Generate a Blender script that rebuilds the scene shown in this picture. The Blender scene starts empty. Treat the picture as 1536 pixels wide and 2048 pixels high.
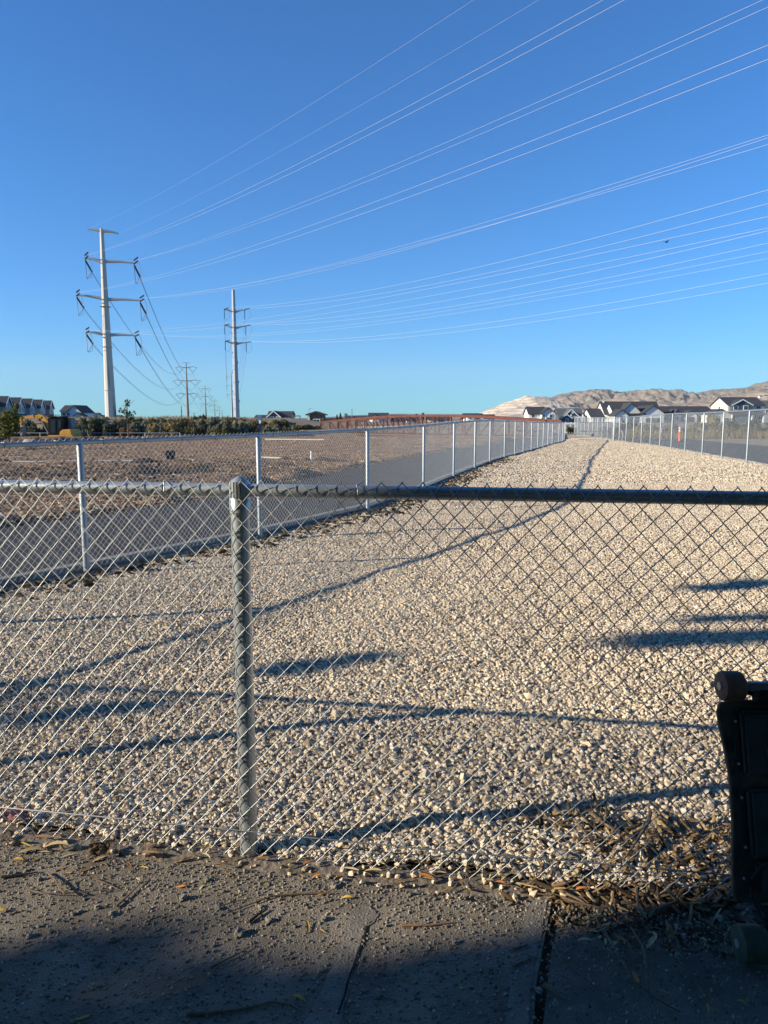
import bpy, bmesh, math, random
import numpy as np
from mathutils import Vector, Matrix, noise as mnoise
R = math.radians
random.seed(7); rng = np.random.default_rng(11)
sc = bpy.context.scene
col = sc.collection
# ------------------------------------------------------------------ camera, world, sun
CAMZ, PITCH, FPX = 1.434, R(7.54), 1420.0
SP, CP = math.sin(PITCH), math.cos(PITCH)
cd = bpy.data.cameras.new('camera'); cam = bpy.data.objects.new('camera', cd); col.objects.link(cam)
cd.sensor_fit = 'VERTICAL'; cd.sensor_height = 36.0; cd.lens = 36.0 * FPX / 2048
cd.clip_start = 0.05; cd.clip_end = 30000
cam.location = (0, 0, CAMZ); cam.rotation_euler = (R(90) - PITCH, 0, 0)
sc.camera = cam
SUN_EL = R(20.3); SX, SY = -0.9704, -0.2415            # horizontal direction towards the sun
w = bpy.data.worlds.new('World'); sc.world = w; w.use_nodes = True
nt = w.node_tree; nt.nodes.clear()
sky = nt.nodes.new('ShaderNodeTexSky'); sky.sky_type = 'NISHITA'; sky.sun_disc = False
sky.sun_elevation = SUN_EL; sky.sun_rotation = math.atan2(SX, SY)
sky.altitude = 300; sky.air_density = 1.0; sky.dust_density = 0.0; sky.ozone_density = 3.2
hs = nt.nodes.new('ShaderNodeMixRGB'); hs.blend_type = 'MULTIPLY'; hs.inputs[0].default_value = 1.0; hs.inputs[2].default_value = (0.145, 0.60, 1.0, 1)   # camera white balance of the photograph's sky
bg = nt.nodes.new('ShaderNodeBackground'); bg.inputs[1].default_value = 0.109
wo = nt.nodes.new('ShaderNodeOutputWorld')
nt.links.new(sky.outputs[0], hs.inputs[1]); nt.links.new(hs.outputs[0], bg.inputs[0]); nt.links.new(bg.outputs[0], wo.inputs[0])
sd = bpy.data.lights.new('sun', 'SUN'); so = bpy.data.objects.new('sun', sd); col.objects.link(so)
sd.energy = 5.0; sd.angle = R(0.55); sd.color = (1.0, 0.88, 0.68)
S3 = Vector((SX * math.cos(SUN_EL), SY * math.cos(SUN_EL), math.sin(SUN_EL)))
so.rotation_euler = S3.to_track_quat('Z', 'Y').to_euler(); so.location = S3 * 50
sc.view_settings.view_transform = 'Standard'; sc.view_settings.look = 'None'
sc.view_settings.exposure = 0.78; sc.view_settings.gamma = 1.0; sc.view_settings.use_curve_mapping = False

# ------------------------------------------------------------------ helpers
def gp(u, v, z=0.0):                                     # photo pixel -> point on the ground plane
    x = (u - 768) / FPX; y = -(v - 1024) / FPX
    t = (CAMZ - z) / (SP - y * CP)
    return Vector((x * t, (CP + y * SP) * t, z))
def at(u, v, Y):                                         # photo pixel -> point at forward distance Y
    x = (u - 768) / FPX; y = -(v - 1024) / FPX
    t = Y / (CP + y * SP)
    return Vector((x * t, Y, CAMZ - (SP - y * CP) * t))
def tag(o, label=None, cat=None, group=None, kind=None):
    if label: o['label'] = label
    if cat: o['category'] = cat
    if group: o['group'] = group
    if kind: o['kind'] = kind
    return o
def empty(name, loc=(0, 0, 0), rz=0.0):
    o = bpy.data.objects.new(name, None); o.location = loc; o.rotation_euler = (0, 0, rz); o.empty_display_size = .2
    col.objects.link(o); return o
def npmesh(name, V, F, mats=(), smooth=False, midx=None):
    """V (n,3) F (m,k) numpy, constant polygon size."""
    V = np.asarray(V, dtype=np.float32); F = np.asarray(F, dtype=np.int32)
    me = bpy.data.meshes.new(name); m, k = F.shape
    me.vertices.add(len(V)); me.vertices.foreach_set('co', V.ravel())
    me.loops.add(m * k); me.loops.foreach_set('vertex_index', F.ravel())
    me.polygons.add(m); me.polygons.foreach_set('loop_start', np.arange(0, m * k, k, dtype=np.int32))
    if midx is not None: me.polygons.foreach_set('material_index', np.asarray(midx, dtype=np.int32))
    for mt in mats: me.materials.append(mt)
    if smooth: me.polygons.foreach_set('use_smooth', np.ones(m, dtype=bool))
    me.update(calc_edges=True); return me
def link(name, me, parent=None, loc=None):
    o = bpy.data.objects.new(name, me); col.objects.link(o)
    if parent: o.parent = parent
    if loc is not None: o.location = loc
    return o
def tubes(P, r, k=6, closed_caps=True):
    """P (n,m,3) polylines -> V,F of tubes with k sides."""
    P = np.asarray(P, dtype=np.float64); n, m, _ = P.shape
    T = np.gradient(P, axis=1); T /= np.linalg.norm(T, axis=2, keepdims=True) + 1e-12
    ref = np.where(np.abs(T[..., 1:2]) < .9, np.array([0, 1., 0]), np.array([1., 0, 0]))
    A = np.cross(T, ref); A /= np.linalg.norm(A, axis=2, keepdims=True) + 1e-12
    B = np.cross(T, A)
    ang = np.arange(k) * 2 * np.pi / k
    r = np.broadcast_to(np.asarray(r, dtype=np.float64), (n, m))
    V = P[:, :, None, :] + r[:, :, None, None] * (A[:, :, None, :] * np.cos(ang)[None, None, :, None] + B[:, :, None, :] * np.sin(ang)[None, None, :, None])
    idx = np.arange(n * m * k).reshape(n, m, k)
    a = idx[:, :-1, :]; b = idx[:, 1:, :]
    F = np.stack([a, np.roll(a, -1, 2), np.roll(b, -1, 2), b], -1).reshape(-1, 4)
    return V.reshape(-1, 3), F
class MB:
    def __init__(s): s.v = []; s.f = []
    def add(s, vs, fs):
        n = len(s.v); s.v += [tuple(q) for q in vs]; s.f += [tuple(i + n for i in f) for f in fs]; return s
    def box(s, c, d, rz=0.0, taper=1.0):
        hx, hy, hz = d[0] / 2, d[1] / 2, d[2] / 2; q = []
        for z, t in ((-hz, 1), (hz, taper)):
            for x, y in ((-hx, -hy), (hx, -hy), (hx, hy), (-hx, hy)):
                X, Y = x * t, y * t
                q.append((c[0] + X * math.cos(rz) - Y * math.sin(rz), c[1] + X * math.sin(rz) + Y * math.cos(rz), c[2] + z))
        return s.add(q, [(0, 3, 2, 1), (4, 5, 6, 7), (0, 1, 5, 4), (1, 2, 6, 5), (2, 3, 7, 6), (3, 0, 4, 7)])
    def prism(s, poly, ext):                              # planar polygon (list of points) extruded along ext
        ext = Vector(ext); a = [Vector(p) for p in poly]; n = len(a); b = [p + ext for p in a]
        return s.add(a + b, [tuple(range(n))[::-1], tuple(range(n, 2 * n))] + [(i, (i + 1) % n, n + (i + 1) % n, n + i) for i in range(n)])
    def tube(s, pts, r, k=8, caps=True):
        pts = [Vector(p) for p in pts]; m = len(pts); rr = r if isinstance(r, (list, tuple)) else [r] * m
        base = len(s.v); up = None
        for i, p in enumerate(pts):
            t = (pts[min(i + 1, m - 1)] - pts[max(i - 1, 0)]).normalized()
            if up is None: up = Vector((0, 0, 1)) if abs(t.z) < .9 else Vector((1, 0, 0))
            a = t.cross(up).normalized(); b = t.cross(a).normalized(); up = -b if False else up
            for j in range(k):
                g = 2 * math.pi * j / k; s.v.append(tuple(p + (a * math.cos(g) + b * math.sin(g)) * rr[i]))
        for i in range(m - 1):
            for j in range(k):
                j2 = (j + 1) % k
                s.f.append((base + i * k + j, base + i * k + j2, base + (i + 1) * k + j2, base + (i + 1) * k + j))
        if caps:
            s.f.append(tuple(base + j for j in range(k))[::-1]); s.f.append(tuple(base + (m - 1) * k + j for j in range(k)))
        return s
    def bar(s, a, b, wd, ht=None):                        # rectangular bar from a to b
        a, b = Vector(a), Vector(b); ht = ht or wd; t = (b - a).normalized()
        up = Vector((0, 0, 1)) if abs(t.z) < .95 else Vector((0, 1, 0))
        x = t.cross(up).normalized() * wd / 2; y = x.cross(t).normalized() * ht / 2
        q = [a - x - y, a + x - y, a + x + y, a - x + y, b - x - y, b + x - y, b + x + y, b - x + y]
        return s.add(q, [(0, 3, 2, 1), (4, 5, 6, 7), (0, 1, 5, 4), (1, 2, 6, 5), (2, 3, 7, 6), (3, 0, 4, 7)])
    def lathe(s, prof, c, axis='z', k=20):
        base = len(s.v); m = len(prof)
        for (r, h) in prof:
            for j in range(k):
                g = 2 * math.pi * j / k; x, y = r * math.cos(g), r * math.sin(g)
                q = (x, y, h) if axis == 'z' else ((h, x, y) if axis == 'x' else (x, h, y))
                s.v.append((c[0] + q[0], c[1] + q[1], c[2] + q[2]))
        for i in range(m - 1):
            for j in range(k):
                j2 = (j + 1) % k; s.f.append((base + i * k + j, base + i * k + j2, base + (i + 1) * k + j2, base + (i + 1) * k + j))
        return s
    def blob(s, c, r, seed=0, amp=.25, sub=2, sq=(1, 1, 1)):
        bm = bmesh.new(); bmesh.ops.create_icosphere(bm, subdivisions=sub, radius=1.0)
        o = Vector((seed * 3.17, seed * 1.7, seed * .9))
        for q in bm.verts:
            d = 1 + amp * mnoise.noise(q.co * 1.3 + o) + amp * .5 * mnoise.noise(q.co * 3.1 + o)
            q.co = Vector((q.co.x * sq[0], q.co.y * sq[1], q.co.z * sq[2])) * d * r + Vector(c)
        bm.verts.ensure_lookup_table(); bm.verts.index_update()
        s.add([q.co[:] for q in bm.verts], [tuple(q.index for q in f.verts) for f in bm.faces]); bm.free(); return s
    def build(s, name, m, parent=None, loc=None, smooth=False, bevel=0.0):
        me = bpy.data.meshes.new(name); off = Vector(loc) if loc is not None else None
        v = [tuple(Vector(q) - off) for q in s.v] if off is not None else s.v
        me.from_pydata(v, [], s.f)
        bm = bmesh.new(); bm.from_mesh(me)
        bmesh.ops.recalc_face_normals(bm, faces=bm.faces)
        if bevel > 0:
            bmesh.ops.bevel(bm, geom=[e for e in bm.edges if len(e.link_faces) == 2 and e.calc_face_angle(0) > .6], offset=bevel, segments=2, affect='EDGES', clamp_overlap=True)
        bm.to_mesh(me); bm.free()
        for mm in (m if isinstance(m, (list, tuple)) else [m]): me.materials.append(mm)
        if smooth:
            me.polygons.foreach_set('use_smooth', [True] * len(me.polygons))
            try: me.set_sharp_from_angle(angle=R(40))
            except Exception: pass
        me.update(); return link(name, me, parent, loc)
def copy_tree(o, parent=None):
    c = o.copy(); col.objects.link(c); c.parent = parent
    for ch in list(o.children): copy_tree(ch, c)
    return c

# ------------------------------------------------------------------ materials
def mat(name, color, rough=.8, metal=0.0, var=.0, scale=8.0, bump=0.0, bscale=None, island=0.0, color2=None, spec=.3, stretch=None, detail=6.0, objrand=0.0):
    m = bpy.data.materials.new(name); m.use_nodes = True; t = m.node_tree; N = t.nodes; Lk = t.links
    b = N['Principled BSDF']; b.inputs['Roughness'].default_value = rough; b.inputs['Metallic'].default_value = metal
    b.inputs['Specular IOR Level'].default_value = spec
    tc = N.new('ShaderNodeTexCoord'); src = tc.outputs['Object']
    if stretch:
        mp = N.new('ShaderNodeMapping'); mp.inputs['Scale'].default_value = stretch; Lk.new(src, mp.inputs[0]); src = mp.outputs[0]
    nz = N.new('ShaderNodeTexNoise'); nz.inputs['Scale'].default_value = scale; nz.inputs['Detail'].default_value = detail; nz.inputs['Roughness'].default_value = .62
    Lk.new(src, nz.inputs['Vector'])
    c2 = color2 or tuple(max(0, c * (1 - var)) for c in color); c1 = color if color2 else tuple(min(1, c * (1 + var)) for c in color)
    rp = N.new('ShaderNodeValToRGB'); rp.color_ramp.elements[0].position = .36; rp.color_ramp.elements[1].position = .64
    rp.color_ramp.elements[0].color = (*c2, 1); rp.color_ramp.elements[1].color = (*c1, 1)
    Lk.new(nz.outputs['Fac'], rp.inputs[0]); out = rp.outputs[0]
    if island or objrand:
        mx = N.new('ShaderNodeMixRGB'); mx.blend_type = 'MULTIPLY'; mx.inputs[0].default_value = 1
        mr = N.new('ShaderNodeMapRange'); k = island or objrand
        mr.inputs['To Min'].default_value = 1 - k; mr.inputs['To Max'].default_value = 1 + k * .6
        if island: Lk.new(N.new('ShaderNodeNewGeometry').outputs['Random Per Island'], mr.inputs[0])
        else: Lk.new(N.new('ShaderNodeObjectInfo').outputs['Random'], mr.inputs[0])
        Lk.new(out, mx.inputs[1]); Lk.new(mr.outputs[0], mx.inputs[2]); out = mx.outputs[0]
    Lk.new(out, b.inputs['Base Color'])
    if bump:
        n2 = N.new('ShaderNodeTexNoise'); n2.inputs['Scale'].default_value = bscale or scale * 4; n2.inputs['Detail'].default_value = 5
        Lk.new(src, n2.inputs['Vector']); bp = N.new('ShaderNodeBump'); bp.inputs['Strength'].default_value = 1.0; bp.inputs['Distance'].default_value = bump
        Lk.new(n2.outputs['Fac'], bp.inputs['Height']); Lk.new(bp.outputs[0], b.inputs['Normal'])
    return m
def leafmat(name, c, island=.5, trans=.35):
    m = mat(name, c, rough=.7, var=.25, scale=1.5, island=island, spec=.2)
    t = m.node_tree; N = t.nodes; b = N['Principled BSDF']; o = N['Material Output']
    tr = N.new('ShaderNodeBsdfTranslucent'); mx = N.new('ShaderNodeMixShader'); mx.inputs[0].default_value = trans
    src = b.inputs['Base Color'].links[0].from_socket
    t.links.new(src, tr.inputs[0]); t.links.new(b.outputs[0], mx.inputs[1]); t.links.new(tr.outputs[0], mx.inputs[2]); t.links.new(mx.outputs[0], o.inputs[0])
    return m
M = dict(
    galv=mat('galvanized_steel', (.43, .455, .46), rough=.34, metal=.6, var=.14, scale=14, bump=.0004, spec=.5, stretch=(1, 1, .35)),
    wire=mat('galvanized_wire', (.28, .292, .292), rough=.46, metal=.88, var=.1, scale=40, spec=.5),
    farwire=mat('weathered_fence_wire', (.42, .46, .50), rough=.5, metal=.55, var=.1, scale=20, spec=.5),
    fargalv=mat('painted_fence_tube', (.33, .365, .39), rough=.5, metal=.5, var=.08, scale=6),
    pave=mat('old_asphalt_slab', (.255, .218, .168), rough=.92, var=.0, color2=(.14, .120, .094), scale=5, bump=.006, bscale=190, detail=12),
    concrete=mat('worn_concrete', (.225, .20, .165), rough=.92, color2=(.15, .135, .112), scale=9, bump=.004, bscale=150, detail=12),
    soil=mat('dark_soil', (.165, .138, .108), rough=.95, var=.35, scale=9, bump=.012, bscale=40),
    path=mat('trail_asphalt', (.040, .037, .035), rough=.9, var=.13, scale=1.2, bump=.004, bscale=90, detail=10),
    kerb=mat('trail_concrete_edge', (.19, .19, .185), rough=.9, var=.15, scale=3),
    twig=mat('twig_bark', (.14, .095, .06), rough=.9, var=.35, scale=30, bump=.001, bscale=120),
    bark=mat('bark_chip', (.22, .145, .085), rough=.9, var=.3, scale=25, objrand=.35, bump=.002, bscale=90),
    white=mat('white_siding', (.78, .77, .74), rough=.7, var=.03, scale=2),
    cream=mat('cream_siding', (.62, .58, .50), rough=.7, var=.04, scale=2),
    greysid=mat('grey_siding', (.33, .34, .35), rough=.75, var=.05, scale=2),
    bluesid=mat('slate_blue_siding', (.075, .095, .13), rough=.75, var=.08, scale=2),
    brownsid=mat('brown_stone_wall', (.15, .10, .075), rough=.85, var=.25, scale=3),
    roof=mat('dark_shingles', (.050, .052, .060), rough=.9, var=.22, scale=3),
    roofg=mat('grey_green_shingles', (.105, .115, .115), rough=.9, var=.18, scale=3),
    trim=mat('white_trim', (.80, .80, .78), rough=.6, var=.02, scale=2),
    glass=mat('window_glass', (.022, .032, .042), rough=.2, var=.1, scale=1, spec=.35),
    garage=mat('charcoal_garage_door', (.07, .075, .085), rough=.6, var=.05, scale=2),
    rust=mat('weathering_steel', (.125, .047, .034), rough=.8, var=.2, scale=2.5),
    deck=mat('bridge_deck_planks', (.20, .15, .11), rough=.9, var=.2, scale=2),
    yellow=mat('excavator_yellow', (.62, .30, .045), rough=.5, var=.15, scale=3),
    black=mat('black_plastic', (.016, .016, .018), rough=.55, var=.2, scale=20),
    matte=mat('matte_black_steel', (.007, .007, .008), rough=.8, var=.1, scale=5, spec=.15),
    rubber=mat('black_rubber', (.022, .022, .023), rough=.85, var=.2, scale=12),
    cond=mat('aluminium_conductor', (.52, .52, .51), rough=.45, metal=.15, var=.03, scale=1),
    conddark=mat('weathered_conductor', (.20, .21, .23), rough=.6, metal=.3, var=.05, scale=1),
    insul=mat('navy_insulator', (.02, .03, .075), rough=.35, var=.1, scale=3),
    orange=mat('orange_plastic', (.75, .10, .035), rough=.5, var=.05, scale=3),
    stone=mat('pale_stone', (.36, .33, .28), rough=.9, var=.2, scale=9, bump=.004, bscale=40, objrand=.3),
    boulder=mat('field_boulder', (.34, .30, .25), rough=.95, var=.25, scale=5, bump=.01, bscale=20),
)
# pale steel pole with rust streaks
def pole_mat(name, base, rustc, amt):
    m = mat(name, base, rough=.65, metal=.1, var=.1, scale=.6, stretch=(1.4, 1.4, .12)); t = m.node_tree; N = t.nodes; b = N['Principled BSDF']
    src = b.inputs['Base Color'].links[0].from_socket
    tc = N.new('ShaderNodeTexCoord'); mp = N.new('ShaderNodeMapping'); mp.inputs['Scale'].default_value = (1.6, 1.6, .10)
    nz = N.new('ShaderNodeTexNoise'); nz.inputs['Scale'].default_value = 1.2; nz.inputs['Detail'].default_value = 8
    rp = N.new('ShaderNodeValToRGB'); rp.color_ramp.elements[0].position = amt; rp.color_ramp.elements[1].position = amt + .12
    mx = N.new('ShaderNodeMixRGB'); mx.inputs[2].default_value = (*rustc, 1)
    t.links.new(tc.outputs['Object'], mp.inputs[0]); t.links.new(mp.outputs[0], nz.inputs['Vector']); t.links.new(nz.outputs['Fac'], rp.inputs[0])
    t.links.new(rp.outputs[0], mx.inputs[0]); t.links.new(src, mx.inputs[1]); t.links.new(mx.outputs[0], b.inputs['Base Color']); return m
M['pole_pale'] = pole_mat('pale_pole_steel', (.52, .49, .43), (.22, .11, .06), .60)
M['pole_galv'] = pole_mat('galvanized_pole_steel', (.38, .41, .44), (.30, .31, .33), .64)
M['pole_rust'] = pole_mat('rusty_pole_steel', (.27, .235, .22), (.16, .10, .08), .56)
# board and batten siding
def batten(name, base):
    m = mat(name, base, rough=.7, var=.03, scale=2); t = m.node_tree; N = t.nodes; b = N['Principled BSDF']; src = b.inputs['Base Color'].links[0].from_socket
    tc = N.new('ShaderNodeTexCoord'); wv = N.new('ShaderNodeTexWave'); wv.bands_direction = 'X'; wv.inputs['Scale'].default_value = .42
    rp = N.new('ShaderNodeValToRGB'); rp.color_ramp.elements[0].position = .04; rp.color_ramp.elements[1].position = .16
    rp.color_ramp.elements[0].color = (.72, .72, .74, 1); rp.color_ramp.elements[1].color = (1, 1, 1, 1)
    mx = N.new('ShaderNodeMixRGB'); mx.blend_type = 'MULTIPLY'; mx.inputs[0].default_value = 1
    t.links.new(tc.outputs['Object'], wv.inputs[0]); t.links.new(wv.outputs['Fac'], rp.inputs[0]); t.links.new(src, mx.inputs[1]); t.links.new(rp.outputs[0], mx.inputs[2]); t.links.new(mx.outputs[0], b.inputs['Base Color']); return m
M['batten'] = batten('white_board_and_batten', (.74, .73, .71))

# ------------------------------------------------------------------ terrain
def sst(a, b, x):
    t = min(1, max(0, (x - a) / (b - a))); return t * t * (3 - 2 * t)
def zground(x, y):
    left = sst(10, 2, x)
    z = -.09
    z += -.75 * sst(50.5, 53.5, y) * left * sst(70, 62, y)
    bank = 1.50 * sst(-7, -15, x) + .62 * sst(2, -8, x) * (1 - sst(-7, -15, x))
    z += bank * sst(60, 71, y) * sst(150, 110, y)
    if y > 40: z += .22 * mnoise.noise(Vector((x * .12, y * .12, 3))) * sst(40, 60, y) * left
    return z
def grid_sheet(name, xs, ys, zf, m, parent=None):
    nx, ny = len(xs), len(ys)
    V = np.array([(x, y, zf(x, y)) for y in ys for x in xs]); i = np.arange(nx * ny).reshape(ny, nx)
    F = np.stack([i[:-1, :-1], i[:-1, 1:], i[1:, 1:], i[1:, :-1]], -1).reshape(-1, 4)
    return link(name, npmesh(name, V, F, [m], smooth=True), parent)
mg = mat('dry_field_ground', (.30, .235, .16), rough=.95, color2=(.20, .16, .105), scale=.35, bump=.03, bscale=6, detail=12)
xs = np.unique(np.concatenate([np.linspace(-9000, -140, 12), np.linspace(-140, 60, 140), np.linspace(60, 9000, 14)]))
ys = np.unique(np.concatenate([np.linspace(-60, 40, 24), np.linspace(40, 120, 90), np.linspace(120, 400, 16), np.linspace(400, 14000, 12)]))
tag(grid_sheet('ground', xs, ys, zground, mg), kind='structure')

# hills ---------------------------------------------------------------
def hill_layer(name, prof, Y, depth, m, seed, gully=.25, terr=False, nu=220, nv=46):
    us = np.linspace(prof[0][0], prof[-1][0], nu)
    pu = [p[0] for p in prof]; pv = [p[1] for p in prof]
    V = []
    for j in range(nv):
        v = j / (nv - 1) * 1.25
        yy = Y - depth + v * depth
        for u in us:
            top = at(u, float(np.interp(u, pu, pv)), Y); H = top.z + .9
            X = top.x
            e = (1 - (1 - min(v, 1)) ** 1.5) if v <= 1 else 1 - (v - 1) * 1.6
            q = Vector((X * .0034 + seed, yy * .0014, seed))
            rid = 1 - abs(mnoise.noise(q * 1.6)) * 2
            rid2 = 1 - abs(mnoise.noise(q * 4.3)) * 2
            rid3 = 1 - abs(mnoise.noise(q * 10.5)) * 2; rid4 = mnoise.noise(q * 24)
            env = max(0, min(1, 4 * v * (1.0 - min(v, 1))))
            h = H * e + H * gully * env * (rid * .45 + rid2 * .38 + rid3 * .22 + rid4 * .12 - .5)
            h = min(h, H * (1 if v <= 1 else e))
            fine = mnoise.noise(Vector((X * .02, yy * .01, seed))) * H * .03 + mnoise.noise(Vector((X * .05, yy * .03, seed))) * H * .015
            if terr and .12 < v < 1:
                st = 11.0 + 4 * mnoise.noise(Vector((X * .004, 1, 2))); k = h / st; f = k - math.floor(k); h = (math.floor(k) + min(1, f * f * 2.2)) * st if v < .97 else h
            V.append((X, yy, max(-2, h + fine * min(1, v) - 1.0 * (v < .02))))
    i = np.arange(nu * nv).reshape(nv, nu)
    F = np.stack([i[:-1, :-1], i[:-1, 1:], i[1:, 1:], i[1:, :-1]], -1).reshape(-1, 4)
    return tag(link(name, npmesh(name, np.array(V), F, [m], smooth=not terr)), kind='structure')
m_tan = mat('dry_grass_hill', (.33, .245, .17), rough=1, color2=(.22, .172, .128), scale=.014, bump=5, bscale=.04, detail=14)
m_back = mat('brushy_hill', (.28, .22, .16), rough=1, color2=(.105, .105, .095), scale=.016, bump=7, bscale=.04, detail=14)
m_quarry = mat('quarry_rock', (.58, .50, .40), rough=1, color2=(.33, .27, .21), scale=.012, bump=5, bscale=.03, detail=14, stretch=(1, 1, 3))
m_mesa = mat('far_plateau', (.24, .185, .15), rough=1, var=.12, scale=.003)
hill_layer('distant_plateau', [(600, 837), (690, 832), (760, 828.5), (800, 827.5), (900, 828), (975, 829.5), (1060, 832), (1120, 836)], 7000, 1500, m_mesa, 5.1, .1)
hill_layer('back_hills', [(1020, 815), (1060, 800), (1090, 799), (1115, 790), (1152, 783), (1164, 785), (1176, 781), (1188, 779), (1203, 781), (1219, 785), (1241, 785), (1254, 783), (1270, 785), (1285, 782), (1300, 784.5), (1314, 789), (1337, 789), (1357, 791), (1373, 789), (1398, 785), (1425, 779.5), (1470, 778), (1490, 776.5), (1509, 769), (1536, 763), (1600, 752), (1700, 745)], 5200, 1700, m_back, 2.3, .42, nu=420, nv=90)
hill_layer('brown_hill', [(1045, 836), (1060, 822), (1080, 810), (1098, 800), (1110, 803), (1130, 812), (1150, 822), (1165, 830), (1172, 836)], 3300, 800, m_tan, 7.7, .45, nu=120)
hill_layer('tan_foothills', [(1130, 836), (1160, 822), (1190, 806), (1216, 798), (1235, 800), (1262, 806), (1300, 812), (1340, 808), (1380, 806), (1415, 799), (1445, 793), (1480, 788), (1510, 783), (1536, 780), (1600, 770), (1700, 762)], 3900, 1000, m_tan, 4.4, .42, nu=340, nv=80)
hill_layer('quarry_hill', [(938, 836), (967, 823), (985, 816), (1006, 806.5), (1022, 802), (1036, 797), (1048, 793), (1066, 793.5), (1084, 795), (1091, 799), (1110, 808), (1135, 826), (1150, 836)], 2900, 700, m_quarry, 1.2, .12, terr=True, nu=200, nv=70)

# ------------------------------------------------------------------ left side trail layout
FL = [(-6.7, .7), (-5.4, 2.6), (-4.1, 4.6), (-2.81, 6.58), (-1.53, 8.67), (-.26, 11.2), (.80, 14.3), (1.72, 17.5), (2.62, 20.5), (3.47, 23.3), (4.42, 26.1), (5.15, 28.0), (5.85, 29.9), (6.6, 31.9), (7.3, 33.8), (7.95, 35.6), (8.65, 37.6), (9.35, 39.6), (10.3, 42.0), (11.0, 43.9), (11.6, 45.9)]
HL = [1.22, 1.22, 1.22, 1.23, 1.24, 1.27, 1.30, 1.34, 1.37, 1.37, 1.34, 1.33, 1.30, 1.27, 1.25, 1.23, 1.21, 1.19, 1.17, 1.16, 1.15]
FR = [(10.7, 17.5), (11.2, 20.2), (11.72, 22.97), (12.2, 25.7), (12.65, 28.3), (13.1, 31), (13.5, 33.5), (13.85, 35.8), (14.15, 37.9), (14.35, 39.8), (14.5, 41.5), (14.58, 43), (14.64, 44.4)]
HR = [1.72, 1.71, 1.69, 1.67, 1.65, 1.65, 1.65, 1.62, 1.59, 1.55, 1.52, 1.49, 1.48]
for k in range(1, 11): FR.append((14.64 + .26 * k, 44.4 + 2.03 * k)); HR.append(1.46)
def gz(x, y):                                            # gravel level
    return -.035 + .028 * mnoise.noise(Vector((x * .55, y * .55, 0))) + .016 * mnoise.noise(Vector((x * 1.9, y * 1.9, 4)))
def xl(y): return float(np.interp(y, [p[1] for p in FL], [p[0] for p in FL]))
def xr(y): return float(np.interp(y, [-20] + [p[1] for p in FR], [7] + [p[0] for p in FR]))
def fy(x): return 2.147 - .158 * (x - .0)                # near fence line (y at x)

def strip(name, left, right, z, m, kind='structure', dz=None):
    V = []; n = len(left)
    for a, b in zip(left, right):
        for k in range(5):
            t = k / 4; x, y = a[0] * (1 - t) + b[0] * t, a[1] * (1 - t) + b[1] * t
            V.append((x, y, z + (dz(x, y) if dz else 0)))
    i = np.arange(n * 5).reshape(n, 5)
    F = np.stack([i[:-1, :-1], i[:-1, 1:], i[1:, 1:], i[1:, :-1]], -1).reshape(-1, 4)
    return tag(link(name, npmesh(name, np.array(V), F, [m])), kind=kind)
def offs(P, d):
    out = []
    for i, p in enumerate(P):
        a = np.array(P[max(i - 1, 0)]); b = np.array(P[min(i + 1, len(P) - 1)]); t = (b - a) / np.linalg.norm(b - a)
        out.append((p[0] - t[1] * d, p[1] + t[0] * d))
    return out
FLx = [(-9.3, -3.4)] + FL + [(13.2, 51.5), (15.3, 60), (17.6, 72), (20, 90)]
strip('asphalt_trail', offs(FLx, 3.45), offs(FLx, .19), -.030, M['path'])
# concrete edging between fence and trail, a real step
ke = offs(FLx, .09); ki = offs(FLx, .19); mb = MB()
for i in range(len(FLx) - 1):
    mb.add([(*ke[i], -.08), (*ki[i], -.08), (*ki[i], .055), (*ke[i], .055), (*ke[i + 1], -.08), (*ki[i + 1], -.08), (*ki[i + 1], .055), (*ke[i + 1], .055)], [(3, 2, 6, 7), (0, 3, 7, 4), (1, 5, 6, 2)])
tag(mb.build('kerb', M['kerb']), kind='structure')
FRx = [(7.5, -2)] + FR
strip('service_road', offs(FRx, -.9), offs(FRx, -6.3), -.055, M['path'])
# mulch field --------------------------------------------------------
def zmul(x, y):
    d = .10 * mnoise.noise(Vector((x * .16, y * .7, 9))) + .05 * mnoise.noise(Vector((x * .8, y * 1.4, 2)))
    ridge = .34 * math.exp(-((y - 19.0 - .35 * x - .5 * mnoise.noise(Vector((x * .3, 0, 0)))) / .55) ** 2) + .30 * math.exp(-((y - 16.6 - .42 * x) / .45) ** 2) + .24 * math.exp(-((y - 22.4 - .30 * x - .7 * mnoise.noise(Vector((x * .25, 5, 0)))) / .5) ** 2)
    return .03 + d + ridge * sst(4, -3, x + 2) + .12 * sst(40, 50, y)
pe = offs(FLx, 3.42)
def xm(y): return float(np.interp(y, [p[1] for p in pe], [p[0] for p in pe]))
m_mulch = mat('wood_mulch', (.34, .215, .125), rough=.95, color2=(.085, .052, .031), scale=2.2, bump=.05, bscale=16, detail=14, stretch=(.55, 1.6, 1))  # dark sideways streaks also put the field's shadow bands into the mulch colour
V = []; nyy, nxx = 170, 90
ysm = 5 + (np.linspace(0, 1, nyy) ** 1.5) * 46.5
for y in ysm:
    x1 = xm(y)
    for k in range(nxx):
        t = k / (nxx - 1); x = x1 - (t ** 1.8) * (x1 + 62 + y)
        z = zmul(x, y); e = sst(0, .4, x1 - x); z = -.06 + (z + .06) * e
        if y > 50: z -= .5 * (y - 50) / 1.5
        V.append((x, y, z))
i = np.arange(nyy * nxx).reshape(nyy, nxx)
F = np.stack([i[:-1, :-1], i[1:, :-1], i[1:, 1:], i[:-1, 1:]], -1).reshape(-1, 4)
mulch = tag(link('mulch_field', npmesh('mulch_field', np.array(V), F, [m_mulch], smooth=True)), kind='structure')

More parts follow.
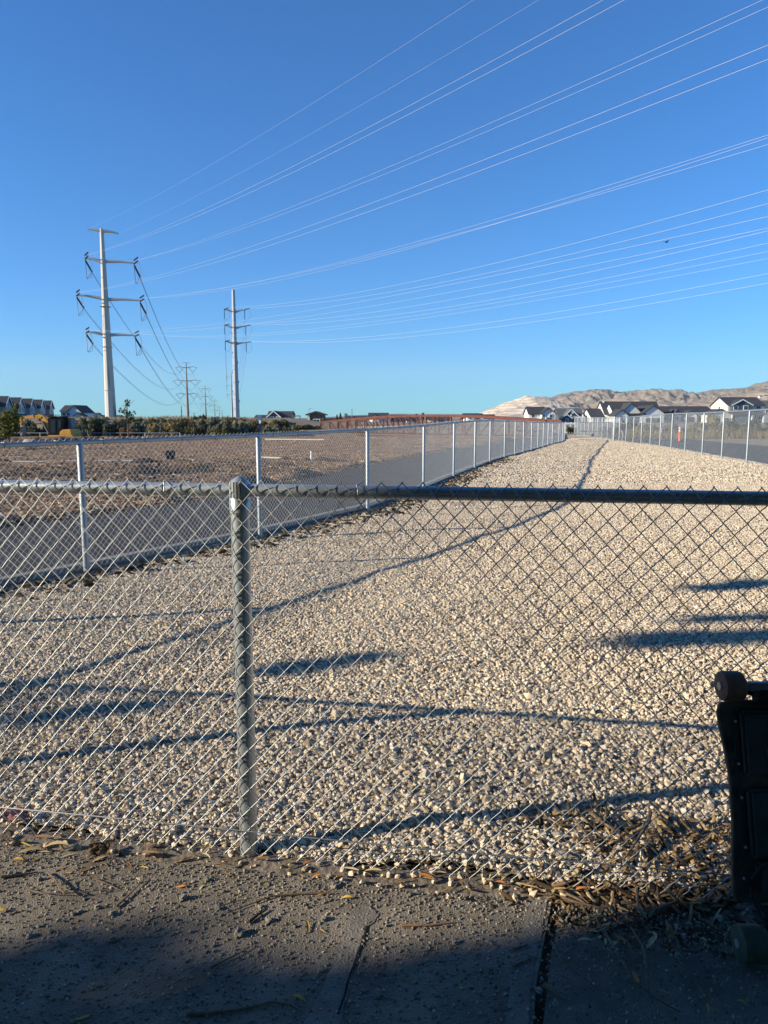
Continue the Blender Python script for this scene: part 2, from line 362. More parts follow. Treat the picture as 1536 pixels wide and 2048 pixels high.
# gravel bed ----------------------------------------------------------
m_gbase = mat('gravel_bed', (.40, .325, .23), rough=.95, color2=(.16, .13, .10), scale=26, bump=.03, bscale=34, detail=8)
def gravel_sheet():
    V = []; D = []
    ysg = np.concatenate([np.linspace(0, 9, 110), np.linspace(9.2, 20, 60), np.linspace(20.5, 66, 60)])
    nx = 100
    for y in ysg:
        for k in range(nx):
            a, b = xl(y) - .05, xr(y) + .55
            if y > 45.9: a = 11.6 + (y - 45.9) * .25
            if y < 12: b = min(b, 8.5)
            x = a + (b - a) * (k / (nx - 1)); yb = fy(x) + .01 + .05 * mnoise.noise(Vector((x * 3, 0, 0)))
            t = y if y > 9 else yb + (9 - yb) * (y / 9)
            V.append((x, t, gz(x, t) + (.02 if t < yb + .3 else 0)))
    ny = len(ysg); i = np.arange(nx * ny).reshape(ny, nx)
    F = np.stack([i[:-1, :-1], i[:-1, 1:], i[1:, 1:], i[1:, :-1]], -1).reshape(-1, 4)
    return np.array(V), F
GV, GF = gravel_sheet()
tag(link('gravel_ground', npmesh('gravel_ground', GV, GF, [m_gbase], smooth=True)), kind='structure')

def scatter(name, V, F, dens, material, rad, smin, smax, sq=(1, 1, 1), variants=6, sub=2, amp=.55, freq=.9, seed=0, kind='stuff', tilt=math.pi * 2, zoff=0.0):
    """stones or chips spread over a surface with a geometry node tree, as one object"""
    me = npmesh(name, V, F, [material]); at_ = me.attributes.new('dens', 'FLOAT', 'POINT'); at_.data.foreach_set('value', np.asarray(dens, dtype=np.float32))
    o = link(name, me)
    g = bpy.data.node_groups.new(name + '_scatter', 'GeometryNodeTree')
    g.interface.new_socket('Geometry', in_out='INPUT', socket_type='NodeSocketGeometry'); g.interface.new_socket('Geometry', in_out='OUTPUT', socket_type='NodeSocketGeometry')
    N = g.nodes; L = g.links; gi = N.new('NodeGroupInput'); go = N.new('NodeGroupOutput')
    dp = N.new('GeometryNodeDistributePointsOnFaces'); dp.distribute_method = 'RANDOM'; dp.inputs['Seed'].default_value = seed
    na = N.new('GeometryNodeInputNamedAttribute'); na.data_type = 'FLOAT'; na.inputs['Name'].default_value = 'dens'
    L.new(gi.outputs[0], dp.inputs['Mesh']); L.new(na.outputs[0], dp.inputs['Density'])
    gt = N.new('GeometryNodeGeometryToInstance')
    for k in range(variants):
        ic = N.new('GeometryNodeMeshIcoSphere'); ic.inputs['Radius'].default_value = rad; ic.inputs['Subdivisions'].default_value = sub
        pos = N.new('GeometryNodeInputPosition'); nz = N.new('ShaderNodeTexNoise'); nz.noise_dimensions = '4D'
        nz.inputs['W'].default_value = k * 7.3 + seed; nz.inputs['Scale'].default_value = freq / rad; nz.inputs['Detail'].default_value = 1.5
        L.new(pos.outputs[0], nz.inputs['Vector'])
        mr = N.new('ShaderNodeMapRange'); mr.inputs['From Min'].default_value = .25; mr.inputs['From Max'].default_value = .75
        mr.inputs['To Min'].default_value = 1 - amp; mr.inputs['To Max'].default_value = 1 + amp
        L.new(nz.outputs['Fac'], mr.inputs['Value'])
        vm = N.new('ShaderNodeVectorMath'); vm.operation = 'SCALE'; L.new(pos.outputs[0], vm.inputs[0]); L.new(mr.outputs[0], vm.inputs['Scale'])
        v2 = N.new('ShaderNodeVectorMath'); v2.operation = 'MULTIPLY'; L.new(vm.outputs[0], v2.inputs[0])
        rr = random.Random(k + seed * 13); v2.inputs[1].default_value = (sq[0] * rr.uniform(.8, 1.25), sq[1] * rr.uniform(.75, 1.1), sq[2] * rr.uniform(.7, 1.1))
        sp = N.new('GeometryNodeSetPosition'); L.new(ic.outputs['Mesh'], sp.inputs['Geometry']); L.new(v2.outputs[0], sp.inputs['Position'])
        hu = N.new('GeometryNodeConvexHull'); L.new(sp.outputs[0], hu.inputs[0]); sp = hu
        ss = N.new('GeometryNodeSetShadeSmooth'); ss.inputs['Shade Smooth'].default_value = False; L.new(sp.outputs[0], ss.inputs['Geometry'])
        sm = N.new('GeometryNodeSetMaterial'); sm.inputs['Material'].default_value = material; L.new(ss.outputs[0], sm.inputs['Geometry'])
        L.new(sm.outputs[0], gt.inputs[0])
    ip = N.new('GeometryNodeInstanceOnPoints'); ip.inputs['Pick Instance'].default_value = True
    L.new(dp.outputs['Points'], ip.inputs['Points']); L.new(gt.outputs[0], ip.inputs['Instance'])
    ri = N.new('FunctionNodeRandomValue'); ri.data_type = 'INT'
    for s_ in ri.inputs:
        if s_.name == 'Min' and s_.type == 'INT': s_.default_value = 0
        if s_.name == 'Max' and s_.type == 'INT': s_.default_value = variants - 1
    L.new([s_ for s_ in ri.outputs if s_.type == 'INT'][0], ip.inputs['Instance Index'])
    rv = N.new('FunctionNodeRandomValue'); rv.data_type = 'FLOAT_VECTOR'
    rv.inputs[0].default_value = (0, 0, 0); rv.inputs[1].default_value = (tilt, tilt, 2 * math.pi)
    L.new(rv.outputs[0], ip.inputs['Rotation'])
    rs = N.new('FunctionNodeRandomValue'); rs.data_type = 'FLOAT'
    rs.inputs[2].default_value = smin; rs.inputs[3].default_value = smax; rs.inputs['Seed'].default_value = 5
    L.new(rs.outputs[1], ip.inputs['Scale'])
    L.new(ip.outputs[0], go.inputs[0])
    md = o.modifiers.new('scatter', 'NODES'); md.node_group = g
    return tag(o, kind=kind)
# pebble material: every stone its own tone
def stonemat(name, cols, rough=.9):
    m = bpy.data.materials.new(name); m.use_nodes = True; t = m.node_tree; N = t.nodes; b = N['Principled BSDF']
    b.inputs['Roughness'].default_value = rough; b.inputs['Specular IOR Level'].default_value = .25
    oi = N.new('ShaderNodeObjectInfo'); rp = N.new('ShaderNodeValToRGB'); rp.color_ramp.interpolation = 'LINEAR'
    e = rp.color_ramp.elements
    e[0].position = cols[0][0]; e[0].color = (*cols[0][1], 1); e[1].position = cols[-1][0]; e[1].color = (*cols[-1][1], 1)
    for p, c in cols[1:-1]:
        q = e.new(p); q.color = (*c, 1)
    t.links.new(oi.outputs['Random'], rp.inputs[0])
    tc = N.new('ShaderNodeTexCoord'); nz = N.new('ShaderNodeTexNoise'); nz.inputs['Scale'].default_value = 90; nz.inputs['Detail'].default_value = 4
    mr = N.new('ShaderNodeMapRange'); mr.inputs['To Min'].default_value = .75; mr.inputs['To Max'].default_value = 1.2
    mx = N.new('ShaderNodeMixRGB'); mx.blend_type = 'MULTIPLY'; mx.inputs[0].default_value = 1
    t.links.new(tc.outputs['Object'], nz.inputs['Vector']); t.links.new(nz.outputs['Fac'], mr.inputs[0]); t.links.new(rp.outputs[0], mx.inputs[1]); t.links.new(mr.outputs[0], mx.inputs[2])
    t.links.new(mx.outputs[0], b.inputs['Base Color']); return m
m_peb = stonemat('tan_gravel_stone', [(0, (.16, .125, .095)), (.12, (.36, .29, .20)), (.35, (.55, .455, .33)), (.6, (.66, .565, .42)), (.8, (.57, .45, .315)), (.92, (.71, .635, .52)), (1, (.34, .305, .26))])
cy = GV[:, 1]; cx = GV[:, 0]
pt = np.array([mnoise.noise(Vector((x * .7, y * .7, 11))) for x, y in zip(cx, cy)])
infr = (np.abs(cx) < cy * .60 + .9)
pat = np.clip(1.0 + .95 * np.array([mnoise.noise(Vector((x * .9, y * 1.6, 31))) + .5 * mnoise.noise(Vector((x * 3.1, y * 4.5, 5))) for x, y in zip(cx, cy)]), .25, 1.25)
dn = np.where(cy < 7.5, 5600, 0.0) * infr * pat
tag(scatter('gravel', GV, GF, dn, m_peb, .0089, .35, 1.7, seed=1, sub=1, amp=.62, freq=1.5), 'loose tan gravel stones covering the fenced strip')
scatter('gravel', GV, GF, np.where(cy < 8.5, 45, 0.0) * infr, m_peb, .0165, .7, 1.5, seed=21, sub=1, amp=.62, freq=1.5, sq=(1.1, 1, .7))
d2 = np.where((cy >= 7.5) & (cy < 16), 2500, 0.0) * infr * pat
scatter('gravel', GV, GF, d2, m_peb, .0114, .5, 1.55, seed=2, sub=1, amp=.45)
d3 = np.where((cy >= 16) & (cy < 60), 420, 0.0) * infr * pat
scatter('gravel', GV, GF, d3, m_peb, .023, .5, 1.6, seed=3, sub=1, amp=.45, sq=(1, 1, .7))
# mulch chips
m_soil2 = mat('turned_soil_with_shade', (.075, .052, .038), rough=.95, var=.4, scale=3, bump=.04, bscale=14)  # dark ridge soil, with the shade of the furrow bands put into its colour
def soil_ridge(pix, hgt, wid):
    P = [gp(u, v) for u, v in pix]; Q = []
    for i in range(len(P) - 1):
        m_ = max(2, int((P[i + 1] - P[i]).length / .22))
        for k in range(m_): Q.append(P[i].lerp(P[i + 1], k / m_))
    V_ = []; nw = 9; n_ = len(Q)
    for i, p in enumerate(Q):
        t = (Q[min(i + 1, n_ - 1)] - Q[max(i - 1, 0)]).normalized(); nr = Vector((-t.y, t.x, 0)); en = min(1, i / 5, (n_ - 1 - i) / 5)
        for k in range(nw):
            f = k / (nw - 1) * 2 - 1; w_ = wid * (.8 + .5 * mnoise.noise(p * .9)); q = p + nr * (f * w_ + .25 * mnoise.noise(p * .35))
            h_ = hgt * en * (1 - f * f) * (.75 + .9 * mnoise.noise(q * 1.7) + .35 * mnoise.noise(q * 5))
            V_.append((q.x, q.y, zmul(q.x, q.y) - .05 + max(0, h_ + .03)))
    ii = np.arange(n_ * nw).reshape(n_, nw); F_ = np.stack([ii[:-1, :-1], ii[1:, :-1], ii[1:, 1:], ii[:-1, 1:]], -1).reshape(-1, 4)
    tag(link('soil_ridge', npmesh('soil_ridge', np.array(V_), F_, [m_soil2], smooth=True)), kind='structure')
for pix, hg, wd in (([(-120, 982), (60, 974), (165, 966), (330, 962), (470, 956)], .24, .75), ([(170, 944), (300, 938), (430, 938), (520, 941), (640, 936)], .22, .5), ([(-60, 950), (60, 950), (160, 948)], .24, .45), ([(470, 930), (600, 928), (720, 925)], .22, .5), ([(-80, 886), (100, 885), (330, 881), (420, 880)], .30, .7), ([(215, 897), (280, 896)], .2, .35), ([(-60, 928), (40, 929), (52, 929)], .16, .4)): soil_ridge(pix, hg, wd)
MV = np.array(V); my = MV[:, 1]; mxx = MV[:, 0]
m_chip = stonemat('mulch_chip', [(0, (.07, .045, .03)), (.3, (.18, .105, .06)), (.6, (.33, .205, .115)), (.85, (.50, .345, .20)), (1, (.64, .49, .32))])
dm = np.where(my < 14, 420, np.where(my < 28, 190, 60.0)) * np.array([max(.12, min(1.6, .9 + 1.9 * mnoise.noise(Vector((x * .13, y * .5, 21))))) for x, y in zip(mxx, my)]) * (mxx > -my * .60 - 1)
scatter('wood_mulch', MV, F, dm, m_chip, .024, .5, 1.7, sq=(2.2, .7, .35), seed=4, sub=1, amp=.3, tilt=.55)

# ------------------------------------------------------------------ pavement in front
def pv(u, v): return gp(u, v, 0.0)
gapL = [pv(1104, 1800), pv(1096, 1840), pv(1084, 1900), pv(1073, 1960), pv(1066, 2050), Vector((.33, 1.2, 0)), Vector((.16, .2, 0)), Vector((.0, -1.5, 0))]
gapR = [p + Vector((.026 + .006 * math.sin(i * 3), 0, 0)) for i, p in enumerate(gapL)]
mb = MB()
edge = []
x = -4.2
while x < gapL[0].x - .06:
    edge.append(Vector((x, fy(x) - .115 + .028 * mnoise.noise(Vector((x * 5, 1, 1))) - .045 * sst(-.3, .4, x), 0))); x += .07
poly = edge + gapL + [Vector((-4.2, -1.5, 0))]
bm = bmesh.new(); vs = [bm.verts.new(p) for p in poly]; bm.faces.new(vs)
bmesh.ops.triangulate(bm, faces=bm.faces[:]); bmesh.ops.subdivide_edges(bm, edges=bm.edges[:], cuts=1)
ret = bmesh.ops.extrude_face_region(bm, geom=bm.faces[:]);
for q in ret['geom']:
    if isinstance(q, bmesh.types.BMVert): q.co.z -= .12
bmesh.ops.recalc_face_normals(bm, faces=bm.faces); me = bpy.data.meshes.new('pavement'); bm.to_mesh(me); bm.free(); me.materials.append(M['pave'])
tag(link('pavement', me), kind='structure')
edge2 = []
x = gapR[0].x
while x < 2.9:
    edge2.append(Vector((x, fy(x) - .20 + .03 * mnoise.noise(Vector((x * 5, 3, 1))), -.012))); x += .07
poly = [Vector((p.x, p.y, -.012)) for p in gapR[::-1]] + edge2 + [Vector((2.9, -1.5, -.012))]
bm = bmesh.new(); vs = [bm.verts.new(p) for p in poly]; bm.faces.new(vs)
ret = bmesh.ops.extrude_face_region(bm, geom=bm.faces[:])
for q in ret['geom']:
    if isinstance(q, bmesh.types.BMVert): q.co.z -= .12
bmesh.ops.triangulate(bm, faces=bm.faces[:]); bmesh.ops.recalc_face_normals(bm, faces=bm.faces); me = bpy.data.meshes.new('pavement'); bm.to_mesh(me); bm.free(); me.materials.append(M['pave'])
tag(link('pavement', me), kind='structure')
# soil under and between
tag(grid_sheet('soil_strip', np.linspace(-4.5, 3.2, 90), np.linspace(-1.5, 3.0, 60), lambda x, y: -.045 + .034 * math.exp(-((y - fy(x) + .04) / .12) ** 2) + .02 * mnoise.noise(Vector((x * 4, y * 4, 0))), M['soil']), kind='structure')
# pale concrete patch and border, thin real steps
def slab(name, pts, z0, z1, m):
    q_ = []
    for i_, p in enumerate(pts):
        n_ = pts[(i_ + 1) % len(pts)]
        for k_ in range(7):
            r_ = Vector((p.x, p.y, 0)).lerp(Vector((n_.x, n_.y, 0)), k_ / 7); d_ = .007 * mnoise.noise(r_ * 22) + .004 * mnoise.noise(r_ * 70); q_.append(Vector((r_.x + d_, r_.y + d_ * .7, 0)))
    pts = q_
    mb = MB(); mb.prism([Vector((p.x, p.y, z0)) for p in pts], (0, 0, z1 - z0)); return tag(mb.build(name, m), kind='structure')
slab('concrete_patch', [pv(712, 1807), pv(735, 1812), pv(759, 1830), pv(748, 1845), pv(733, 1856), pv(722, 1890), pv(705, 1950), pv(690, 2010), pv(676, 2060), pv(600, 2060), pv(628, 2015), pv(652, 1960), pv(674, 1905), pv(692, 1850)], -.03, .0022, M['concrete'])
gl = [Vector((p.x - .012, p.y, 0)) for p in gapL[:5]]
slab('concrete_border', gl + [Vector((p.x - .055, p.y, 0)) for p in gl[::-1]], -.03, .0018, M['concrete'])
# dark crack line along the patch
ck = [pv(733, 1853), pv(727, 1880), pv(716, 1905), pv(707, 1935), pv(700, 1950), pv(690, 1990), pv(676, 2030)]
mb = MB()
for a, b in zip(ck[:-1], ck[1:]): mb.bar(a + Vector((0, 0, .0018)), b + Vector((0, 0, .0018)), .005, .003)
tag(mb.build('crack', mat('crack_dirt', (.02, .018, .016), rough=1)), kind='structure')
# grit on the slabs
xs = np.linspace(-1.6, 1.5, 60); ysl = np.linspace(.95, 2.35, 40)
GVs = np.array([(x, min(y, fy(x) - .12), .001) for y in ysl for x in xs]); i = np.arange(60 * 40).reshape(40, 60)
GFs = np.stack([i[:-1, :-1], i[:-1, 1:], i[1:, 1:], i[1:, :-1]], -1).reshape(-1, 4)
m_grit = stonemat('grit_grain', [(0, (.11, .095, .078)), (.5, (.21, .185, .15)), (.85, (.30, .26, .20)), (1, (.45, .39, .29))])
fyv = np.array([2.147 - .158 * q for q in GVs[:, 0]])
dg = 3400 + 6500 * np.exp(-((fyv - .12 - GVs[:, 1]) / .10))
scatter('grit', GVs, GFs, dg, m_grit, .0028, .5, 1.8, seed=6, sub=1, amp=.4)
# stones and soil spilling along the fence foot
TV = np.array([(x, fy(x) + o, -.012) for o in np.linspace(-.25, .12, 8) for x in np.linspace(-1.9, 1.6, 120)]); i = np.arange(8 * 120).reshape(8, 120)
TF = np.stack([i[:-1, :-1], i[:-1, 1:], i[1:, 1:], i[1:, :-1]], -1).reshape(-1, 4)
off = np.repeat(np.linspace(-.25, .12, 8), 120)
dt = np.where(off > -.02, 900, np.where(off > -.12, 520, 230.0))
scatter('gravel', TV, TF, dt, m_peb, .0095, .4, 1.4, seed=8, sub=1, amp=.6, freq=1.5)
m_deb = stonemat('dry_leaf_litter', [(0, (.05, .035, .022)), (.4, (.13, .085, .045)), (.7, (.26, .17, .08)), (1, (.40, .30, .16))])
dt2 = np.where(TV[:, 0] > .45, 1700, 190.0) * np.where(off < .10, 1, .5)
scatter('leaf_litter', TV + np.array([0, 0, .004]), TF, dt2, m_deb, .011, .4, 1.6, sq=(2.2, .55, .18), seed=9, sub=1, amp=.3, tilt=.8)

# heap of twigs, bark and leaves behind the fence at right
off_ = np.linspace(-.06, .50, 10); HV = np.array([(x, fy(x) + o, gz(x, fy(x) + o) + .019) for o in off_ for x in np.linspace(.35, 1.5, 40)]); i = np.arange(400).reshape(10, 40)
HF = np.stack([i[:-1, :-1], i[:-1, 1:], i[1:, 1:], i[1:, :-1]], -1).reshape(-1, 4); oo_ = np.repeat(off_, 40)
dh = 5200 * np.clip((HV[:, 0] - .40) / .5, 0, 1) * np.clip(1 - (oo_ - .16) / .32, 0, 1) * np.array([max(.1, 1 + 1.3 * mnoise.noise(Vector((x * 6, y * 6, 3)))) for x, y, z in HV])
scatter('leaf_litter', HV, HF, dh, m_deb, .0095, .3, 2.4, sq=(3.0, .42, .25), seed=12, sub=1, amp=.3, tilt=.7)
# leaf litter and soil along the inside of the trail fence
LVt, LD = [], []
for k in range(60):
    y = 3 + k * .38; x0 = xl(y)
    for j in range(5): x = x0 + .02 + j * .17; LVt.append((x, y, gz(x, y) + .015)); LD.append(150 * (1 - j / 4.6) * max(.05, .8 + 1.6 * mnoise.noise(Vector((x * .9, y * .9, 8)))))
i = np.arange(300).reshape(60, 5); LF_ = np.stack([i[:-1, :-1], i[:-1, 1:], i[1:, 1:], i[1:, :-1]], -1).reshape(-1, 4)
scatter('leaf_litter', np.array(LVt), LF_, LD, stonemat('dark_litter', [(0, (.03, .025, .018)), (.6, (.09, .07, .04)), (1, (.20, .15, .08))]), .028, .5, 1.8, sq=(1.8, .9, .35), seed=13, sub=1, amp=.4, tilt=.6)

# ------------------------------------------------------------------ near fence
EX = Vector((.98775, -.15606, 0)); NF = Vector((-.15606, -.98775, 0))        # along, and towards the camera
ANG = math.atan2(EX.y, EX.x)
fence = empty('chain_link_fence', (-.454, 2.219, 0), ANG)
tag(fence, 'low galvanized chain link fence in front, standing on the slab edge with its capped post', 'fence')
SPAN = 2.44; HT = 1.225
pc = MB(); pc.lathe([(.0, -.15), (.0295, -.15), (.0295, HT - .045), (0, HT - .045)], (0, 0, 0), k=28)
for k in (-2, -1, 0, 1):
    p = pc.build('post', M['galv'], fence, smooth=True) if k == -2 else link('post', ppm, fence)
    ppm = p.data; p.location = (k * SPAN, 0, 0)
    c = MB().lathe([(.031, HT - .085), (.0325, HT - .085), (.0325, HT - .048), (.031, HT - .046)], (0, 0, 0), k=28).lathe([(.0335, HT - .046), (.0325, HT - .044), (.0325, HT + .002), (.028, HT + .012), (.014, HT + .024), (.0, HT + .031)], (0, 0, 0), k=28)
    for a in range(5): c.box((math.cos(-1.57 + (a - 2) * .28) * .0335, math.sin(-1.57 + (a - 2) * .28) * .0335, HT - .012), (.006, .006, .05), rz=(a - 2) * .28)
    c.build('post_cap', M['galv'], p, smooth=True)
MB().tube([(-2 * SPAN, .0, HT - .015), (SPAN * 1.02, .0, HT - .015)], .0205, 20).build('top_rail', M['galv'], fence, smooth=True)
MB().tube([(-2 * SPAN + j * .4, -.0375 + .002 * math.sin(j * 2.1), .085 + .004 * math.sin(j * 1.3)) for j in range(20)], .0022, 6).build('tension_wire', M['wire'], fence, smooth=True)
DW, DH = .0625, .0675
def strand(flip, r=.00155, nz=37, k=6, z0=-.006):
    pts = []; y0 = -.0335
    for j in range(nz + 1):
        z = z0 + j * DH / 2; s = (j % 2) ^ flip; xx = (DW / 4 - .0008) * (1 if s else -1)
        pts += [(xx * .93, y0 - .0022, z - .0022), (xx * 1.05, y0, z), (xx * .93, y0 + .0022, z + .0022)]
    P = np.array([pts]); V, F = tubes(P, r, k); return npmesh('wire', V, F, [M['wire']], smooth=True)
st = [strand(0), strand(1)]
n0 = int(-2 * SPAN / (DW / 2)); n1 = int(SPAN / (DW / 2))
for n in range(n0, n1 + 1):
    o = link('wire', st[n % 2], fence); o.location = (n * DW / 2 + .004, .0012 * math.sin(n * .7), random.uniform(-.001, .001))
def tie_mesh():
    mb = MB(); mb.tube([(.006, -.036, -.004), (.0, -.024, .024), (.0, .0, .0235), (0, .024, .006), (0, .018, -.018), (0, -.006, -.0245), (0, -.03, -.012), (-.004, -.037, -.001)], .0018, 6); return mb
t0 = None
for j in range(12):
    xx = -2 * SPAN + .3 + j * .62
    if t0 is None: t0 = tie_mesh().build('tie_wire', M['wire'], fence, smooth=True); tm = t0.data; o = t0
    else: o = link('tie_wire', tm, fence)
    o.location = (xx, 0, HT - .015)

# ------------------------------------------------------------------ long fences
def long_fence(name, P, H, label, flat_from=99, mesh_side=1, wr=.0017):
    root = empty(name, (P[0][0], P[0][1], 0)); tag(root, label, 'fence'); off = Vector((P[0][0], P[0][1], 0))
    pm = None
    for (x, y), h in zip(P, H):
        if pm is None:
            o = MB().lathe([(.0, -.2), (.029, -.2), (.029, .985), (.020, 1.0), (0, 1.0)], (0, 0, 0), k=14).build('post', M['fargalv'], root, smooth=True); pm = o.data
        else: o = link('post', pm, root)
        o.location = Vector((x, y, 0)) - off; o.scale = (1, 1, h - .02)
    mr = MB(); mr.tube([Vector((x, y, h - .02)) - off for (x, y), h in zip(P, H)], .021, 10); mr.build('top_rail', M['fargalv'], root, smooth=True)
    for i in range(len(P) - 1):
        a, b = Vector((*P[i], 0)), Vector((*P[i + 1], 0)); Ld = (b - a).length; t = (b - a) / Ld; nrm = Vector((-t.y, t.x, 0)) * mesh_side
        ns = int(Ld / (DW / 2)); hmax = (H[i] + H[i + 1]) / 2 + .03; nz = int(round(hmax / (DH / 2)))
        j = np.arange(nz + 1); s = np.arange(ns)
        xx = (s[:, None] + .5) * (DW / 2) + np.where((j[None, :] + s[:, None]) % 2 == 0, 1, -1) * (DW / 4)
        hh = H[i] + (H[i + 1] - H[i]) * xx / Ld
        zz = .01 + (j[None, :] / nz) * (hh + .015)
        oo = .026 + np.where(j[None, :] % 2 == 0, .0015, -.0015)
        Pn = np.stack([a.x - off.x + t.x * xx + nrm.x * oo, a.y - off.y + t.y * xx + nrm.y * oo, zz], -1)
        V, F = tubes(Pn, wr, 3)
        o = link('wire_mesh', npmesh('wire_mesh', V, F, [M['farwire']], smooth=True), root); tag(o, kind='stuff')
        tag(o, None)
    # ties along the near bays
    tmn = None
    for i in range(min(len(P) - 1, 9)):
        a, b = Vector((*P[i], 0)), Vector((*P[i + 1], 0)); rz = math.atan2(b.y - a.y, b.x - a.x)
        for k in range(5):
            f = (k + .5) / 5; q = a.lerp(b, f); h = H[i] + (H[i + 1] - H[i]) * f - .02
            if tmn is None:
                o = MB().tube([(-.012, .024, .012), (-.006, .006, .025), (0, -.02, .018), (0, -.025, -.004), (.005, -.008, -.026), (.012, .02, -.018)], .0035, 6).build('tie_wire', M['wire'], root, smooth=True); tmn = o.data
            else: o = link('tie_wire', tmn, root)
            o.location = Vector((q.x, q.y, h)) - off; o.rotation_euler = (0, 0, rz)
    return root
long_fence('trail_fence', FL, HL, 'long curving chain link fence between the gravel strip and the left asphalt trail')
long_fence('boundary_fence', FR, HR, 'taller chain link fence along the right edge of the gravel strip', mesh_side=-1)
# gate
g0, g1 = Vector((14.45, 45.2, 0)), Vector((12.5, 45.75, 0))
gate = empty('chain_link_gate', g0, math.atan2((g1 - g0).y, (g1 - g0).x)); tag(gate, 'chain link swing gate with a middle rail, closing the far end of the gravel strip', 'gate')
GL = (g1 - g0).length; z0g, z1g = .06, 1.16
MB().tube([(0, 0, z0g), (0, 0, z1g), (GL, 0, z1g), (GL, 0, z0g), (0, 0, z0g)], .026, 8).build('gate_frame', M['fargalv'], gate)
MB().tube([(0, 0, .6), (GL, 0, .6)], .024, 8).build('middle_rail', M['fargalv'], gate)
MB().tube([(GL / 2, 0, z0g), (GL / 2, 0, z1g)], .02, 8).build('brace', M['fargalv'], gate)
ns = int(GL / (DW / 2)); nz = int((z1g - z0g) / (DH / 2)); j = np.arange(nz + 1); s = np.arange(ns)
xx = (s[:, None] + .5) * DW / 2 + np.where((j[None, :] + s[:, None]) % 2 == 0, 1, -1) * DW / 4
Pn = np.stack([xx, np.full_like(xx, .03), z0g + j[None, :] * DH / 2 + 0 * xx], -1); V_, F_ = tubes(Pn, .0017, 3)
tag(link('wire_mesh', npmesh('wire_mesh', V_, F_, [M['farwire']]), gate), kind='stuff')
for k, zz in enumerate((.3, .95)): MB().box((-.02, 0, zz), (.07, .06, .05)).build('hinge', M['galv'], gate)
gp_ = MB().lathe([(0, -.1), (.045, -.1), (.045, 1.5), (.02, 1.54), (0, 1.54)], (14.55, 45.17, 0), k=14).build('gate_post', M['fargalv'], None, (14.55, 45.17, 0), smooth=True); tag(gp_, 'thick round post carrying the swing gate', 'post')

# ------------------------------------------------------------------ power poles
def tower_pole(name, u, vb, vt, Y, wb, wt, arms, m, label, facets=12, z0=-.3, insul='dead', davit=None):
    b = at(u[0], vb, Y); t = at(u[1], vt, Y); s = Y / FPX
    root = empty(name, (b.x, Y, z0)); tag(root, label, 'power pole', 'steel poles of the power lines')
    off = Vector((b.x, Y, z0)); n = 10; top = t.z
    prof = [((wb + (wt - wb) * k / n) * s / 2, (top - z0) * k / n) for k in range(n + 1)]
    prof = prof + [(0.0, top - z0)]
    sh = MB().lathe(prof, (0, 0, 0), k=facets); q = sh.build('shaft', m, root); 
    for zf in (.2, .42, .62): MB().lathe([(prof[0][0] * 1.0, (top - z0) * zf), ((wb + (wt - wb) * zf) * s / 2 + .03, (top - z0) * zf), ((wb + (wt - wb) * zf) * s / 2 + .03, (top - z0) * zf + .12), (.01, (top - z0) * zf + .12)], (0, 0, 0), k=facets).build('splice_band', m, root)
    tips = []
    for (ul, vl, up, vp, tl) in arms:                    # arm from pole pixel to tip pixel
        a = at(up, vp, Y) - off; e = at(ul, vl, Y) - off
        MB().tube([a, a.lerp(e, .5) + Vector((0, 0, .08)), e], [.26, .18, .10], 8).build('arm', M['galv'] if m != M['pole_rust'] else m, root, smooth=True)
        tips.append(e + off)
    return root, tips, off
Y1 = 110.0
arms1 = [(175.6, 458.5, 202, 462, 0), (237, 467, 206, 462, 0),
         (170, 516, 203, 523, 1), (268, 526, 211, 523, 1), (153, 590, 206, 597, 1), (280, 601, 214, 599, 1), (172, 664, 208, 669, 1), (270, 671, 219, 670, 1)]
pole1, tips1, off1 = tower_pole('transmission_pole', (222, 206), 836, 458, Y1, 22.5, 7, arms1, M['pole_pale'], 'tallest pale steel power pole at left, with rust streaks and long side arms', facets=12)
LINE1 = Vector((.58, -.815, 0)).normalized()
def string_insulator(root, a, b, off, r=.16, n=9):
    mb = MB(); a = Vector(a) - off; b = Vector(b) - off; pts = []; rr = []
    for k in range(2 * n + 1): pts.append(a.lerp(b, k / (2 * n))); rr.append(r if k % 2 else r * .55)
    mb.tube(pts, rr, 8); mb.build('insulator', M['insul'], root)
back = Vector((at(375, 760, 364).x - off1.x, 364 - Y1, 0)).normalized()
near1 = []; far1 = []
for i, e in enumerate(tips1):
    if i < 2: near1.append(e); far1.append(e); continue
    for dz in (-.12, .38):
        string_insulator(pole1, e + Vector((0, 0, dz)), e + LINE1 * 1.9 + Vector((0, 0, dz + .1)), off1, r=.12)
    far = e + back * 2.4 + Vector((.55, 0, -1.55)); string_insulator(pole1, e + Vector((0, 0, -.3)), far, off1, r=.16)
    near1.append(e + LINE1 * 2.0 + Vector((0, 0, .1))); far1.append(far)
    # hanging strut and jumper loop
    string_insulator(pole1, e + Vector((0, 0, -.3)), e + Vector((.1, 0, -2.9)), off1, r=.06, n=12)
    a = e + LINE1 * 2.0; b = e + Vector((.12, 0, -3.0)); mid = [a, a + Vector((.35, 0, -.9)), a + Vector((.25, .2, -1.9)), b + Vector((.7, 0, .25)), b, b + Vector((.25, .3, .5)), far]
    MB().tube([Vector(q) - off1 for q in mid], .035, 5).build('jumper', M['conddark'], pole1)
Y2 = 157.0
arms2 = [(448.5, 618.5, 466, 624, 1), (489.5, 619.5, 471, 624, 1), (449.5, 650.5, 467, 656, 1), (491.5, 652, 473, 656, 1), (450.5, 682.5, 467.5, 688, 1), (492.5, 685, 474, 688, 1)]
pole2, tips2, off2 = tower_pole('transmission_pole', (473.5, 467), 842, 580, Y2, 13, 6.2, arms2, M['pole_galv'], 'grey galvanized power pole right of the tallest pole, short upturned arms', facets=8)
